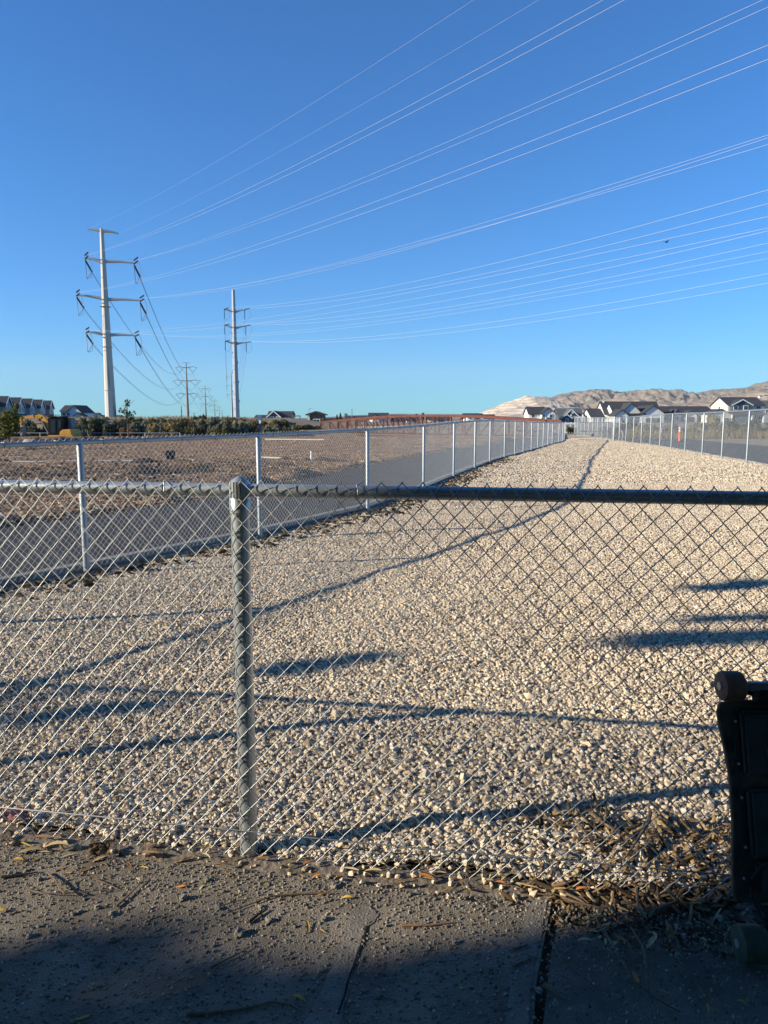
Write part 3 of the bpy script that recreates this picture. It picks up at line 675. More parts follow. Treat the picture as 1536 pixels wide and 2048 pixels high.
for e in tips2:
    string_insulator(pole2, e, e + Vector((-.05, 0, -1.9)), off2, r=.10, n=8)
    string_insulator(pole2, e, e + LINE1 * 2.4, off2, r=.11, n=8)
    a = e + LINE1 * 2.4; MB().tube([a - off2, a + Vector((.2, 0, -1.5)) - off2, e + Vector((.5, 0, -2.3)) - off2, e + Vector((0, 0, -1.9)) - off2], .03, 5).build('jumper', M['conddark'], pole2)
for k in range(9):
    zf = .12 + k * .075; r = (13 + (6.2 - 13) * zf) * Y2 / FPX / 2
    MB().box((r + .06 if k % 2 else -r - .06, 0, 27.6 * zf), (.16, .2, .4)).build('step_bolt', M['conddark'], pole2)
# V-string lattice-like steel poles marching away
def v_tower(u, vb, vt, Y, label, full=True):
    s = Y / FPX; h = vb - vt; b = at(u, vb, Y); z0 = -.3
    root = empty('transmission_pole', (b.x, Y, z0)); tag(root, label, 'power pole', 'steel poles of the power lines'); off = Vector((b.x, Y, z0))
    H = at(u, vt, Y).z - z0
    MB().lathe([(.85 if full else .6, 0), (.22, H), (0, H)], (0, 0, 0), k=10).build('shaft', M['pole_rust'], root)
    bot = []
    for zf, half in ((.915, 5.4), (.69, 7.0), (.465, 5.5)):
        zz = H * zf; k = H / 29.0
        for sd in (-1, 1):
            w_ = half * k
            MB().tube([(0, 0, zz), (sd * w_ * .35, 0, zz + .28 * k), (sd * w_ * .58, 0, zz + .6 * k), (sd * w_, 0, zz + .05 * k)], [.28, .2, .17, .1], 6).build('arm', M['pole_rust'], root)
            v = Vector((sd * w_ * .60, 0, zz - 2.3 * k)); bot.append(v + off)
            for q in (Vector((sd * w_ * .98, 0, zz)), Vector((sd * w_ * .24, 0, zz + .1))): MB().tube([q, v], .09, 5).build('insulator', M['insul'], root)
    MB().tube([(-2.0 * H / 29, 0, H * 1.0), (2.0 * H / 29, 0, H * 1.0)], .1, 6).build('arm', M['pole_rust'], root)
    return bot, [off + Vector((-2.0 * H / 29, 0, H)), off + Vector((2.0 * H / 29, 0, H))]
VT = [(376, 838, 725.5, 364, 'rusty V-arm power pole just right of the tallest pole, first of the receding row'), (412, 838, 772, 624, 'second V-arm pole of the receding row'), (430, 838, 798.5, 1020, 'third V-arm pole of the receding row'), (439, 838, 813, 1560, 'fourth V-arm pole of the receding row, tiny'), (445, 838, 821, 2250, 'fifth V-arm pole of the receding row, tiny at the horizon')]
vt = [v_tower(*q) for q in VT]
# second far line beside pole 2
def davit_pole(u, vb, vt_, Y, label):
    b = at(u, vb, Y); H = at(u, vt_, Y).z + .3; root = empty('transmission_pole', (b.x, Y, -.3)); tag(root, label, 'power pole', 'steel poles of the power lines')
    MB().lathe([(.6, 0), (.25, H), (0, H)], (0, 0, 0), k=8).build('shaft', M['pole_galv'], root)
    out = []
    for zf in (.90, .72, .54):
        for sd in (-1, 1):
            MB().tube([(0, 0, H * zf), (sd * 2.6, 0, H * zf + .2)], .16, 5).build('arm', M['pole_galv'], root); MB().tube([(sd * 2.6, 0, H * zf + .2), (sd * 2.6, 0, H * zf - 1.6)], .1, 5).build('insulator', M['insul'], root)
            out.append(Vector((b.x + sd * 2.6, Y, H * zf - 1.9)))
    return out
dp2 = davit_pole(464.5, 838, 744, 430, 'thin grey pole half hidden behind the galvanized pole')
davit_pole(466.5, 838, 795, 900, 'tiny grey pole behind the galvanized pole near the horizon')
# small wooden poles at the horizon
for u, v0, Y, lb in ((363.5, 812, 420, 'small dark utility pole with two crossarms left of the first V-arm pole'), (388.5, 825, 560, 'small bare utility pole between the first two V-arm poles'), (398, 830, 700, 'tiny utility pole left of the second V-arm pole')):
    b = at(u, 838, Y); H = at(u, v0, Y).z + .3; root = empty('utility_pole', (b.x, Y, -.3)); tag(root, lb, 'utility pole')
    MB().lathe([(.32, 0), (.2, H), (0, H)], (0, 0, 0), k=8).build('shaft', M['twig'], root)
    for zf, ww in ((.66, 1.2), (.34, 2.4)): MB().box((0, -.2, H * zf), (ww * Y / 420, .2, .25)).build('crossarm', M['twig'], root)

# conductors ------------------------------------------------------------
WG = 'power line conductors'
def conductor(A, d, p1, p2, r, label, m=None, ext=45):
    C = Vector((0, 0, CAMZ)); res = []
    for (u, v) in (p1, p2):
        ray = at(u, v, 1.0) - C
        # C.xy + t ray.xy = A.xy + s d.xy
        a, b, c, e = ray.x, -d.x, ray.y, -d.y; det = a * e - b * c
        rx, ry = A.x - C.x, A.y - C.y; t = (rx * e - b * ry) / det; s = (a * ry - c * rx) / det
        res.append((s, C.z + t * ray.z))
    (s1, z1), (s2, z2) = res
    k1, k2 = (z1 - A.z) / s1, (z2 - A.z) / s2; c = (k2 - k1) / (s2 - s1); b = k1 - c * s1
    send = max(s1, s2) + ext; n = 40
    P = [Vector((A.x + d.x * s, A.y + d.y * s, A.z + b * s + c * s * s)) for s in np.linspace(0, send, n)]
    mb = MB(); mb.tube([p - A for p in P], r, 6); o = mb.build('power_line', m or M['cond'], None, smooth=True); o.location = A; tag(o, label, 'power line', WG)
rt = .0066
C1 = [(0, (555, 250), (946.7, 0), .0045, 'thin earth wire from the left tip of the tallest pole, uppermost line in the sky'),
      (1, (600, 280), (1077, 0), .0045, 'thin earth wire from the right tip of the tallest pole, second line from the top'),
      (2, (746, 250), (1206, 0), rt, 'upper wire of the pair from the upper left arm of the tallest pole'),
      (2, (776, 250), (1248, 0), rt, 'lower wire of the pair from the upper left arm of the tallest pole'),
      (3, (972, 250), (1525, 0), rt, 'upper wire of the pair from the upper right arm of the tallest pole'),
      (3, (1000, 251.5), (1536, 14), rt, 'lower wire of the pair from the upper right arm of the tallest pole'),
      (4, (1000, 307), (1536, 90), rt, 'upper wire of the pair from the middle left arm of the tallest pole'),
      (4, (1000, 326.5), (1536, 118.6), rt, 'lower wire of the pair from the middle left arm of the tallest pole'),
      (5, (1000, 436), (1536, 270), rt, 'upper of three close wires from the middle right arm of the tallest pole'),
      (5, (951, 459.5), (1536, 275.6), rt, 'middle of three close wires from the middle right arm of the tallest pole'),
      (5, (1000, 444.6), (1536, 289), rt, 'lower of three close wires from the middle right arm of the tallest pole'),
      (6, (1000, 549), (1536, 433), rt * .85, 'upper faint wire from the lower left arm of the tallest pole'),
      (6, (1000, 565.7), (1536, 456), rt * .85, 'lower faint wire from the lower left arm of the tallest pole'),
      (7, (1000, 604), (1536, 503), rt * .85, 'upper faint wire from the lower right arm of the tallest pole'),
      (7, (1000, 613), (1536, 517), rt * .85, 'lower faint wire from the lower right arm of the tallest pole')]
for i, p1, p2, r, lb in C1: conductor(near1[i], LINE1, p1, p2, r, lb)
C2 = [(0, (1000, 524), (1536, 379.7), 'bright wire from the upper left arm of the grey galvanized pole'), (1, (1000, 540.7), (1536, 407), 'bright wire from the upper right arm of the grey galvanized pole'),
      (2, (1000, 581), (1536, 461.7), 'bright wire from the middle left arm of the grey galvanized pole'), (3, (1000, 596.7), (1536, 486), 'bright wire from the middle right arm of the grey galvanized pole'),
      (4, (1000, 641.6), (1536, 547), 'bright wire from the lower left arm of the grey galvanized pole'), (5, (1000, 653), (1536, 566), 'bright wire from the lower right arm of the grey galvanized pole')]
for i, p1, p2, lb in C2: conductor(tips2[i] + LINE1 * 2.4, LINE1, p1, p2, .0135, lb)
def sagline(a, b, sag, r, label, m=None):
    P = [a.lerp(b, t) + Vector((0, 0, -4 * sag * t * (1 - t))) for t in np.linspace(0, 1, 30)]
    o = MB().tube([p - a for p in P], r, 5).build('power_line', m or M['conddark'], None); o.location = a; tag(o, label, 'power line', WG)
nm = ['upper left', 'upper right', 'middle left', 'middle right', 'lower left', 'lower right']
for i in range(6):
    for k, dz in enumerate((0, -.5)):
        sagline(far1[i + 2] + Vector((0, 0, dz * .4)), vt[0][0][i] + Vector((0, 0, dz)), 5.6, .028, 'dark %s line of the %s pair sagging back from the tallest pole' % (('upper', 'lower')[k], nm[i]))
for q in range(2):
    for i in range(6): sagline(vt[q][0][i], vt[q + 1][0][i], 6.5, .045, 'far %s line between the %s V-arm poles' % (nm[i], ('first and second', 'second and third')[q]))
for i in range(2): sagline(tips1[i], vt[0][1][i], 4, .0045, 'thin %s earth wire from the tallest pole to the first V-arm pole' % ('left', 'right')[i])
for i in range(6):
    sagline(tips2[i] + Vector((0, 0, -1.9)), dp2[i], 4.5, .024, 'dark %s line going back from the grey galvanized pole' % nm[i])

# ------------------------------------------------------------------ vegetation
def leaf_cloud(lobes, n, size, aspect=2.0, flat=.0, shell=.55):
    """leaf quads spread through ellipsoid lobes [(c, r3, weight)]"""
    wts = np.array([l[2] for l in lobes], dtype=float); wts /= wts.sum(); V = []
    ids = rng.choice(len(lobes), n, p=wts)
    d = rng.normal(size=(n, 3)); d /= np.linalg.norm(d, axis=1, keepdims=True)
    rr = shell + (1 - shell) * rng.random(n) ** .6
    rr *= 1 + .18 * np.sin(d[:, 0] * 7 + ids) * np.sin(d[:, 2] * 6 + ids * 2)
    c = np.array([l[0] for l in lobes])[ids]; r = np.array([l[1] for l in lobes])[ids]
    P = c + d * rr[:, None] * r
    a = rng.normal(size=(n, 3)); a /= np.linalg.norm(a, axis=1, keepdims=True)
    b = np.cross(a, d + .6 * rng.normal(size=(n, 3))); b /= np.linalg.norm(b, axis=1, keepdims=True) + 1e-9
    s = size * (.6 + .8 * rng.random(n))[:, None]
    q = np.stack([P - a * s, P + b * s / aspect, P + a * s, P - b * s / aspect], 1)
    return q.reshape(-1, 3), np.arange(n * 4).reshape(n, 4)
LM = dict(dark=leafmat('dark_sage_leaf', (.085, .092, .055)), olive=leafmat('olive_leaf', (.17, .155, .075)), rusty=leafmat('rusty_leaf', (.22, .115, .055)), gold=leafmat('gold_brush_leaf', (.29, .225, .10)),
          straw=leafmat('straw_leaf', (.33, .255, .13)), green=leafmat('yellow_green_leaf', (.16, .17, .045)), grey=leafmat('grey_green_leaf', (.21, .205, .145)), willow=leafmat('willow_leaf', (.07, .085, .03)))
def shrub_mesh(kind, seed, n=1500, size=.10):
    rr = random.Random(seed); lobes = []
    for k in range(9):
        lobes.append(((rr.uniform(-.75, .75), rr.uniform(-.5, .5), rr.uniform(.25, .72)), (rr.uniform(.22, .42),) * 2 + (rr.uniform(.2, .36),), rr.uniform(.5, 1)))
    V, F = leaf_cloud(lobes, n, size); V[:, 2] = np.maximum(V[:, 2], 0.02); return npmesh('crown', V, F, [LM[kind]])
stem_me = {}
def shrub(kind, u, v_top, Y, width, label, group, zb=-.8, seed=0, hmin=.5):
    top = at(u, v_top, Y); h = max(hmin, top.z - zb)
    key = (kind, seed % 3)
    if key not in stem_me:
        mb = MB(); r2 = random.Random(seed)
        for k in range(6): mb.tube([(r2.uniform(-.1, .1), r2.uniform(-.1, .1), -.05), (r2.uniform(-.35, .35), r2.uniform(-.3, .3), .35), (r2.uniform(-.7, .7), r2.uniform(-.4, .4), .75)], [.03, .02, .008], 5)
        root = empty('shrub'); c = link('crown', shrub_mesh(kind, seed), root); s = mb.build('stem', M['twig'], root); stem_me[key] = (c.data, s.data)
    else:
        root = empty('shrub'); link('crown', stem_me[key][0], root); link('stem', stem_me[key][1], root)
    root.location = (top.x, Y, zb); root.scale = (width * Y / FPX / 1.9, width * Y / FPX / 1.9, h / .98); root.rotation_euler = (0, 0, random.uniform(-.5, .5) + (math.pi if seed % 2 else 0))
    tag(root, label, 'shrub', group); return root
SG = 'shrubs along the bank behind the mulch field'; rs = random.Random(5); SH = []
def whereu(u):
    for a, b in ((30, 'at the left frame edge'), (140, 'behind the excavator'), (200, 'just left of the tallest pole'), (245, 'at the foot of the tallest pole'), (300, 'behind the slender sapling'), (355, 'left of the rusty V-arm pole'), (400, 'at the rusty V-arm pole'), (455, 'left of the galvanized pole'), (500, 'at the foot of the galvanized pole'), (560, 'by the striped marker post'), (700, 'left of the bridge'), (1215, 'behind the gate'), (1260, 'behind the walking person'), (1310, 'below the grey garage door'), (1375, 'behind the orange delineators'), (1440, 'behind the blank white sign'), (1540, 'below the two-storey house'), (9999, 'past the right frame edge')):
        if u < a: return b
def srow(u0, u1, step, vt, Y, wd, kinds, zb, lab, grp):
    u = u0; k = 0
    while u < u1:
        kd = rs.choice(kinds); shrub(kd, u, vt(u) + rs.uniform(-5, 8), Y + rs.uniform(-2, 2), wd * rs.uniform(.8, 1.3), lab[kd] + ' ' + whereu(u), grp, zb=zb, seed=k % 6); k += 1; u += step * rs.uniform(.7, 1.3)
LB = dict(dark='dark sage shrub in the ditch', olive='olive shrub in the ditch', grey='grey green shrub in the ditch', straw='straw coloured brush in the ditch', gold='golden brush in the ditch')
def vt1(u): return float(np.interp(u, [-40, 100, 160, 240, 330, 380, 470, 560, 640], [848, 846, 842, 842, 843, 840, 846, 852, 860]))
srow(-50, 600, 21, lambda u: vt1(u) - 4, 59, 50, ['dark', 'dark', 'olive', 'grey'], -.9, LB, SG)
def vt2(u): return float(np.interp(u, [-40, 170, 260, 380, 430, 520, 640], [838, 836, 837, 836, 837, 838, 850]))
srow(-50, 620, 20, lambda u: vt2(u) - 1, 68, 42, ['olive', 'gold', 'straw', 'dark', 'olive'], .3, {k: v.replace('in the ditch', 'up on the bank') for k, v in LB.items()}, 'brush on the bank top')
shrub('gold', 336, 842, 54, 62, 'broad golden brown bush in front of the dark shrubs, left of the rusty V-arm pole', None, zb=-.5, seed=11)
shrub('rusty', 256, 850, 53, 36, 'rusty brown bush around the foot of the slender sapling', None, zb=-.4, seed=12)
shrub('rusty', 362, 834, 62, 42, 'reddish brown bush at the foot of the rusty V-arm pole', None, zb=.1, seed=12)
shrub('grey', 155, 845, 53, 30, 'pale twiggy bush just right of the excavator', None, zb=-.6, seed=13)
SR = 'roadside brush on the right'; LR = dict(olive='olive brush', gold='golden dry brush', grey='grey green brush', dark='dark bush', straw='straw grass clump')
def vt3(u): return float(np.interp(u, [1150, 1200, 1240, 1300, 1360, 1420, 1480, 1560], [858, 850, 849, 847, 848, 842, 840, 838]))
srow(1218, 1640, 20, vt3, 60, 34, ['olive', 'gold', 'grey', 'olive', 'dark'], -.1, {k: 'tall ' + v + ' in the back row' for k, v in LR.items()}, SR)
srow(1222, 1640, 24, lambda u: vt3(u) + 9, 56, 32, ['gold', 'olive', 'straw', 'grey'], -.1, {k: 'low ' + v + ' in the front row' for k, v in LR.items()}, SR)
for u, v, Y, wd, kd, lb in ((1262, 841, 62, 26, 'dark', 'dark green bush in front of the grey garage door'), (1285, 847, 61, 24, 'dark', 'dark green bush left of the orange delineator posts'), (1428, 828, 72, 34, 'straw', 'tall pale flowering shrub in front of the two-storey house'), (1137, 852, 71, 14, 'olive', 'olive bush beside the open end of the gate, before the white boards'), (1147, 853, 71, 12, 'dark', 'dark bush behind the gate')):
    shrub(kd, u, v, Y, wd, lb, None, zb=-.1, seed=14)
def sapling(name, u, vb, vt, Y, spread, kind, label, n, zb, lobes, size=.07):
    b = at(u, vb, Y); t = at(u, vt, Y); H = t.z - zb; root = empty(name, (b.x, Y, zb)); tag(root, label, 'tree')
    mb = MB(); mb.tube([(0, 0, -.05), (.03, 0, H * .5), (0, .02, H * .97)], [.045, .035, .012], 6)
    r2 = random.Random(n)
    for k in range(9):
        z = H * r2.uniform(.3, .85); a = r2.uniform(0, 6.28); q = spread * r2.uniform(.4, .9)
        mb.tube([(0, 0, z), (q * math.cos(a) * .6, q * math.sin(a) * .6, z + q * .4), (q * math.cos(a), q * math.sin(a), z + q * .9)], [.018, .012, .005], 5)
    mb.build('trunk', M['twig'], root)
    V, F = leaf_cloud([((c[0] * spread, c[1] * spread, c[2] * H), (c[3] * spread, c[3] * spread, c[4] * H), c[5]) for c in lobes], n, size, aspect=1.7, shell=.1)
    link('crown', npmesh('crown', V, F, [LM[kind]]), root); return root
sapling('sapling', 257, 884, 797, 46, .55, 'willow', 'slender young tree with sparse leaves standing between the two power poles', 260, -.15, [(.1, 0, .90, .35, .10, .6), (-.4, 0, .72, .5, .12, 1), (.55, 0, .66, .5, .10, 1), (0, 0, .60, .55, .10, 1), (-.6, 0, .50, .6, .08, .8), (.3, .2, .52, .7, .08, .8)], size=.085)
sapling('sapling', 19, 902, 812, 32, .62, 'green', 'bushy yellow green young tree at the left edge beside the excavator', 1100, -.1, [(0, 0, .80, .5, .16, .8), (.5, 0, .75, .45, .14, .8), (-.5, 0, .68, .6, .16, 1), (.2, .2, .55, .75, .16, 1.2), (-.2, 0, .40, .55, .12, .8), (.7, 0, .95, .2, .10, .3)], size=.075)
# dry grass on the bank: too many blades to count
def grass(name, pts, n, h, kind, lean=.3):
    V = []; P = pts(n); a = rng.random(n) * 6.28; w_ = .02 + .02 * rng.random(n); hh = h * (.5 + rng.random(n)); lx = rng.normal(size=n) * lean; ly = rng.normal(size=n) * lean
    dx, dy = np.cos(a) * w_, np.sin(a) * w_
    q = np.stack([np.stack([P[:, 0] - dx, P[:, 1] - dy, P[:, 2]], 1), np.stack([P[:, 0] + dx, P[:, 1] + dy, P[:, 2]], 1), np.stack([P[:, 0] + lx * hh, P[:, 1] + ly * hh, P[:, 2] + hh], 1)], 1)
    tag(link(name, npmesh(name, q.reshape(-1, 3), np.arange(n * 3).reshape(n, 3), [LM[kind]])), kind='stuff')
def bankpts(n):
    x = rng.uniform(-75, 3, n); y = rng.uniform(62, 76, n); return np.stack([x, y, np.array([zground(a, b) for a, b in zip(x, y)])], 1)
grass('dry_grass', bankpts, 9000, .20, 'straw', 1.0)
def rightpts(n):
    y = rng.uniform(52, 60, n); x = rng.uniform(17.5, 36, n); return np.stack([x, y, np.full(n, -.09)], 1)
grass('dry_grass', rightpts, 6000, .5, 'gold')
def ditch(n):
    x = rng.uniform(-12, 2, n); y = rng.uniform(51.5, 64, n); return np.stack([x, y, np.array([zground(a, b) for a, b in zip(x, y)])], 1)
grass('dry_grass', ditch, 2500, .4, 'straw')

# shade tree out of frame to the left, whose shadow lies over the foreground
def sunpt(a, b, s):                                       # a across the sun, b above it, s metres towards the sun
    z = (b + .3469 * s) / .9379
    return Vector((SX * s - a * .2415, SY * s + a * .9704, z))
tree = empty('willow_tree', tuple(sunpt(-2.2, 0, 13).xy) + (0,)); tag(tree, 'large leafy willow left of the camera, its shade lying over the pavement', 'tree'); toff = Vector(tree.location)
lob = []
def L_(a, b, s, r, w=None): lob.append((tuple(sunpt(a, b, s) - toff), (r, r, r * .9), w if w else r * r))
L_(-2.6, .9, 13, 3.0); L_(-2.2, 2.2, 13.5, 2.8); L_(-4.7, 1.5, 13, 3.2); L_(-.75, -.3, 12.5, 1.5); L_(-.45, .7, 12.5, 1.55); L_(-.2, 1.6, 12.5, 1.65); L_(.5, 2.6, 13, 1.6); L_(-2.0, -.9, 12, 1.6)
L_(1.40, -.46, 12, .62, 1.5); L_(1.30, -.22, 12, .50, 1.1); L_(1.03, .06, 12, .58, 1.6); L_(1.18, .46, 12, .58, 1.3); L_(1.16, .82, 12, .58, 1.3); L_(1.30, 1.22, 12, .58, 1.3); L_(1.62, 1.78, 12, .62, 1.4); L_(.4, .2, 11.5, .8, 1.8)
for (x, y, z, r) in ((-3.2, -2.6, 4.9, 1.9), (-.8, -2.2, 4.6, 1.7), (1.6, -2.4, 4.7, 1.8), (3.8, -2.9, 5.0, 1.9), (.2, -4.6, 4.6, 2.3), (3.2, -5.2, 4.4, 2.3), (-3.4, -5.2, 4.6, 2.2), (1.4, -7.2, 3.4, 2.6), (-2.4, -7.6, 3.4, 2.6), (5.2, -6.4, 3.6, 2.5), (-1.6, -.2, 4.6, 1.3), (.6, .1, 4.7, 1.3), (2.6, -.2, 4.8, 1.3), (4.6, -.6, 4.9, 1.4), (.2, 1.2, 5.0, 1.0), (2.0, 1.2, 5.1, 1.0), (-1.4, .9, 5.0, .9), (6.5, -3, 4.4, 2.2), (-5.6, -3.4, 4.8, 2.0), (4.6, .5, 2.7, 1.5), (6.2, -1.5, 2.4, 2.0), (5.0, -4.5, 1.9, 2.0), (1.8, -7, 1.6, 2.2), (-2.0, -7, 1.6, 2.2), (-5, -5.5, 2.0, 2.0), (-4.6, -1.6, 3.4, 1.3)): lob.append((tuple(Vector((x, y, z)) - toff), (r, r, r * .75), r * r * .8))  # extra leaf lobes above and around the camera, added to block sky light
V, F = leaf_cloud(lob, 34000, .19, aspect=1.5, shell=.15)
link('crown', npmesh('crown', V, F, [LM['willow']]), tree)
mb = MB(); T0 = Vector((0, 0, 0)); fork = Vector((.1, .1, 2.6))
mb.tube([T0, Vector((.05, 0, 1.2)), fork], [.42, .33, .28], 12); mb.build('trunk', M['twig'], tree, smooth=True)
def limb(pts, r0, r1):
    n = len(pts); MB().tube([Vector(p) - toff for p in pts], [r0 + (r1 - r0) * i / (n - 1) for i in range(n)], 8).build('branch', M['twig'], tree, smooth=True)
for a, b, s in ((-3, 1, 13), (0, .6, 12.6), (.6, 1.8, 12.8), (-4, 1.8, 13)): limb([toff + fork, (toff + fork).lerp(sunpt(a, b, s), .5) + Vector((0, 0, .4)), sunpt(a, b, s)], .2, .05)
def shadow_limb(pix, s0, s1, r0, r1):                     # a branch whose shadow falls along these ground pixels
    n = len(pix); out = []
    for i, (u, v) in enumerate(pix):
        g = gp(u, v); s = s0 + (s1 - s0) * i / (n - 1); out.append(g + S3 * s / math.cos(SUN_EL))
    return out
hub = sunpt(.6, -2.3, 13); hub2 = sunpt(1.2, 3.6, 13)
q = shadow_limb([(-300, 1400), (0, 1385), (200, 1372), (360, 1352), (515, 1336)], 13, 11, .05, .04); limb([hub] + q, .035, .016)
q = shadow_limb([(515, 1336), (600, 1322), (720, 1305)], 11, 10.6, .05, .04)
V, F = leaf_cloud([(tuple(p.lerp(p2, t) - toff), (.10, .10, .05), 1) for p, p2 in zip(q[:-1], q[1:]) for t in (0, .25, .5, .75, 1)], 420, .05, shell=.1); link('leaf_spray', npmesh('leaf_spray', V, F, [LM['willow']]), tree)
q = shadow_limb([(-200, 1450), (0, 1430), (150, 1415), (310, 1402)], 12.5, 11, .05, .04); limb([hub] + q[:2], .03, .02)
V, F = leaf_cloud([(tuple(p.lerp(p2, t) - toff), (.08, .08, .038), 1) for p, p2 in zip(q[1:-1], q[2:]) for t in (0, .25, .5, .75)], 420, .05, shell=.1); link('leaf_spray', npmesh('leaf_spray', V, F, [LM['willow']]), tree)
for pix, hh, n in (([(1270, 1278), (1400, 1270), (1700, 1262)], .10, 330), ([(1400, 1168), (1470, 1160), (1700, 1150)], .095, 260), ([(1360, 1232), (1480, 1226), (1700, 1220)], .05, 70)):
    q = shadow_limb(pix, 15, 15, .05, .04); limb([hub2, q[-1], q[0]], .04, .012)
    V, F = leaf_cloud([(tuple(p.lerp(p2, t) - toff), (.16, .16, hh), 1) for p, p2 in zip(q[:-1], q[1:]) for t in (0, .25, .5, .75)], n, .08, shell=.1); link('leaf_spray', npmesh('leaf_spray', V, F, [LM['willow']]), tree)
for pix in ([(-100, 1262), (200, 1240), (480, 1205)], [(240, 1340), (420, 1268), (560, 1205), (700, 1150)]):
    q = shadow_limb(pix, 13, 13, .05, .04); limb([hub] + q, .03, .014)

# ------------------------------------------------------------------ houses
def P_(u, v, Y): return at(u, v, Y)
def gable(root, x0, x1, y0, y1, z0, ze, zr, axis, wm, rm, ov=.4, th=.22, name='wall', bargem=None):
    mb = MB()
    if axis == 'x':
        ym = (y0 + y1) / 2; mb.prism([(x0, y0, z0), (x0, y1, z0), (x0, y1, ze), (x0, ym, zr - .05), (x0, y0, ze)], (x1 - x0, 0, 0))
    else:
        xm_ = (x0 + x1) / 2; mb.prism([(x0, y0, z0), (x1, y0, z0), (x1, y0, ze), (xm_, y0, zr - .05), (x0, y0, ze)], (0, y1 - y0, 0))
    wl = mb.build(name, wm, root)
    rb = MB()
    if axis == 'x':
        k = (zr - ze) / (ym - y0)
        for sg, ye in ((-1, y0), (1, y1)):
            a = (x0 - ov, ye + sg * ov, ze - k * ov); b = (x0 - ov, ym, zr)
            rb.prism([a, b, (b[0], b[1], b[2] + th), (a[0], a[1], a[2] + th)], (x1 - x0 + 2 * ov, 0, 0))
    else:
        k = (zr - ze) / (xm_ - x0)
        for sg, xe in ((-1, x0), (1, x1)):
            a = (xe + sg * ov, y0 - ov, ze - k * ov); b = (xm_, y0 - ov, zr)
            rb.prism([a, b, (b[0], b[1], b[2] + th), (a[0], a[1], a[2] + th)], (0, y1 - y0 + 2 * ov, 0))
    rf = rb.build('roof', rm, root)
    if axis == 'y':                                       # white barge boards on the front gable
        tb = MB()
        for sg, xe in ((-1, x0), (1, x1)): tb.bar((xe + sg * ov, y0 - ov - .03, ze - k * ov + .05), (xm_, y0 - ov - .03, zr + .05), .08, .3)
        tb.build('barge_board', bargem or rm, rf)
    return wl
def window(root, x, y, z, ww, hh, nx=2, fm=None, facing='y'):
    fr = MB(); d = (ww + .3, .12, hh + .3) if facing == 'y' else (.12, ww + .3, hh + .3)
    fr.box((x, y, z), d); f = fr.build('window', fm or M['trim'], root)
    for k in range(nx):
        o = (k - (nx - 1) / 2) * ww / nx
        if facing == 'y': MB().box((x + o, y - .05, z), (ww / nx - .1, .06, hh)).build('pane', M['glass'], f)
        else: MB().box((x - .05, y + o, z), (.06, ww / nx - .1, hh)).build('pane', M['glass'], f)
def door(root, x, y, z0, ww, hh, m, name='garage_door'):
    o = MB().box((x, y, z0 + hh / 2), (ww, .12, hh)).build(name, m, root)
    mb = MB()
    for k in range(4): mb.box((x, y - .07, z0 + hh * (k + .5) / 4), (ww - .3, .04, hh / 4 - .12))
    mb.build('door_panel', m, o)
class H:                                                  # pixel helper for one house front at depth Y
    def __init__(s, name, u, Y, label, cat='house'):
        s.Y = Y; s.o = at(u, 836, Y); s.o.z = 0; s.root = empty(name, s.o); tag(s.root, label, cat)
    def x(s, u, dy=0): return at(u, 836, s.Y + dy).x - s.o.x
    def z(s, v, dy=0): return at(768, v, s.Y + dy).z
    def g(s, u0, u1, vr, ve, dy0, dy1, axis, wm, rm, **k):
        dm = (dy0 + dy1) / 2 if axis == 'x' else dy0
        return gable(s.root, s.x(u0, dy0), s.x(u1, dy0), dy0, dy1, -.3, s.z(ve, dy0), s.z(vr, dm), axis, wm, rm, **k)
    def w(s, u0, u1, v0, v1, dy, **k): window(s.root, s.x((u0 + u1) / 2, dy), dy - .06, (s.z(v0, dy) + s.z(v1, dy)) / 2, s.x(u1, dy) - s.x(u0, dy), s.z(v0, dy) - s.z(v1, dy), **k)
    def d(s, u0, u1, v0, dy, m, **k): door(s.root, s.x((u0 + u1) / 2, dy), dy - .07, -.1, s.x(u1, dy) - s.x(u0, dy), s.z(v0, dy) + .1, m, **k)
# white farmhouse-style house
h = H('house', 1082, 250, 'white two-gable house with dark roof, left of the gate, in front of the quarry hill')
h.g(1058, 1092, 814.5, 828, 0, 9, 'x', M['batten'], M['roof']); h.g(1083, 1111, 815.5, 827, -2, 8, 'y', M['batten'], M['roof'])
h.w(1063, 1069, 829, 835, 0); h.w(1084.5, 1089.5, 829, 835, -2); h.w(1099, 1105, 829, 835, -2)
h.g(1088, 1103, 836.5, 841, -6, -2.6, 'x', M['greysid'], M['roof'])
MB().lathe([(.6, 0), (.5, .12), (.1, .2)], (h.x(1089, -7), -7, h.z(837.5, -7)), axis='y', k=14).build('satellite_dish', M['trim'], h.root)
h = H('house', 1140, 262, 'navy gabled house with white trim and porch, right of the white two-gable house')
h.g(1118, 1166, 817.5, 833, 0, 10, 'x', M['bluesid'], M['roofg']); h.g(1128, 1156, 819, 832, -2, 6, 'y', M['bluesid'], M['roofg'], bargem=M['trim'])
h.g(1122.5, 1143, 829, 836, -4, -1, 'y', M['bluesid'], M['roofg'], bargem=M['trim'])
MB().lathe([(0, -.02), (.55, -.02), (.5, .1), (0, .12)], (h.x(1144, -2), -2.2, h.z(824.3, -2)), axis='y', k=12).build('vent', M['trim'], h.root)
h.w(1132, 1137, 838, 843, -4); 
for u in (1142, 1165.5): MB().box((h.x(u, -3), -3, 1.2), (.4, .4, 3.0)).build('porch_column', M['trim'], h.root)
MB().box((h.x(1156, -3), -3.1, h.z(834.5, -3)), (5.0, .3, .5)).build('porch_beam', M['trim'], h.root)
h = H('house', 1190, 256, 'small white house with steep gable end, between the navy house and the big farmhouse')
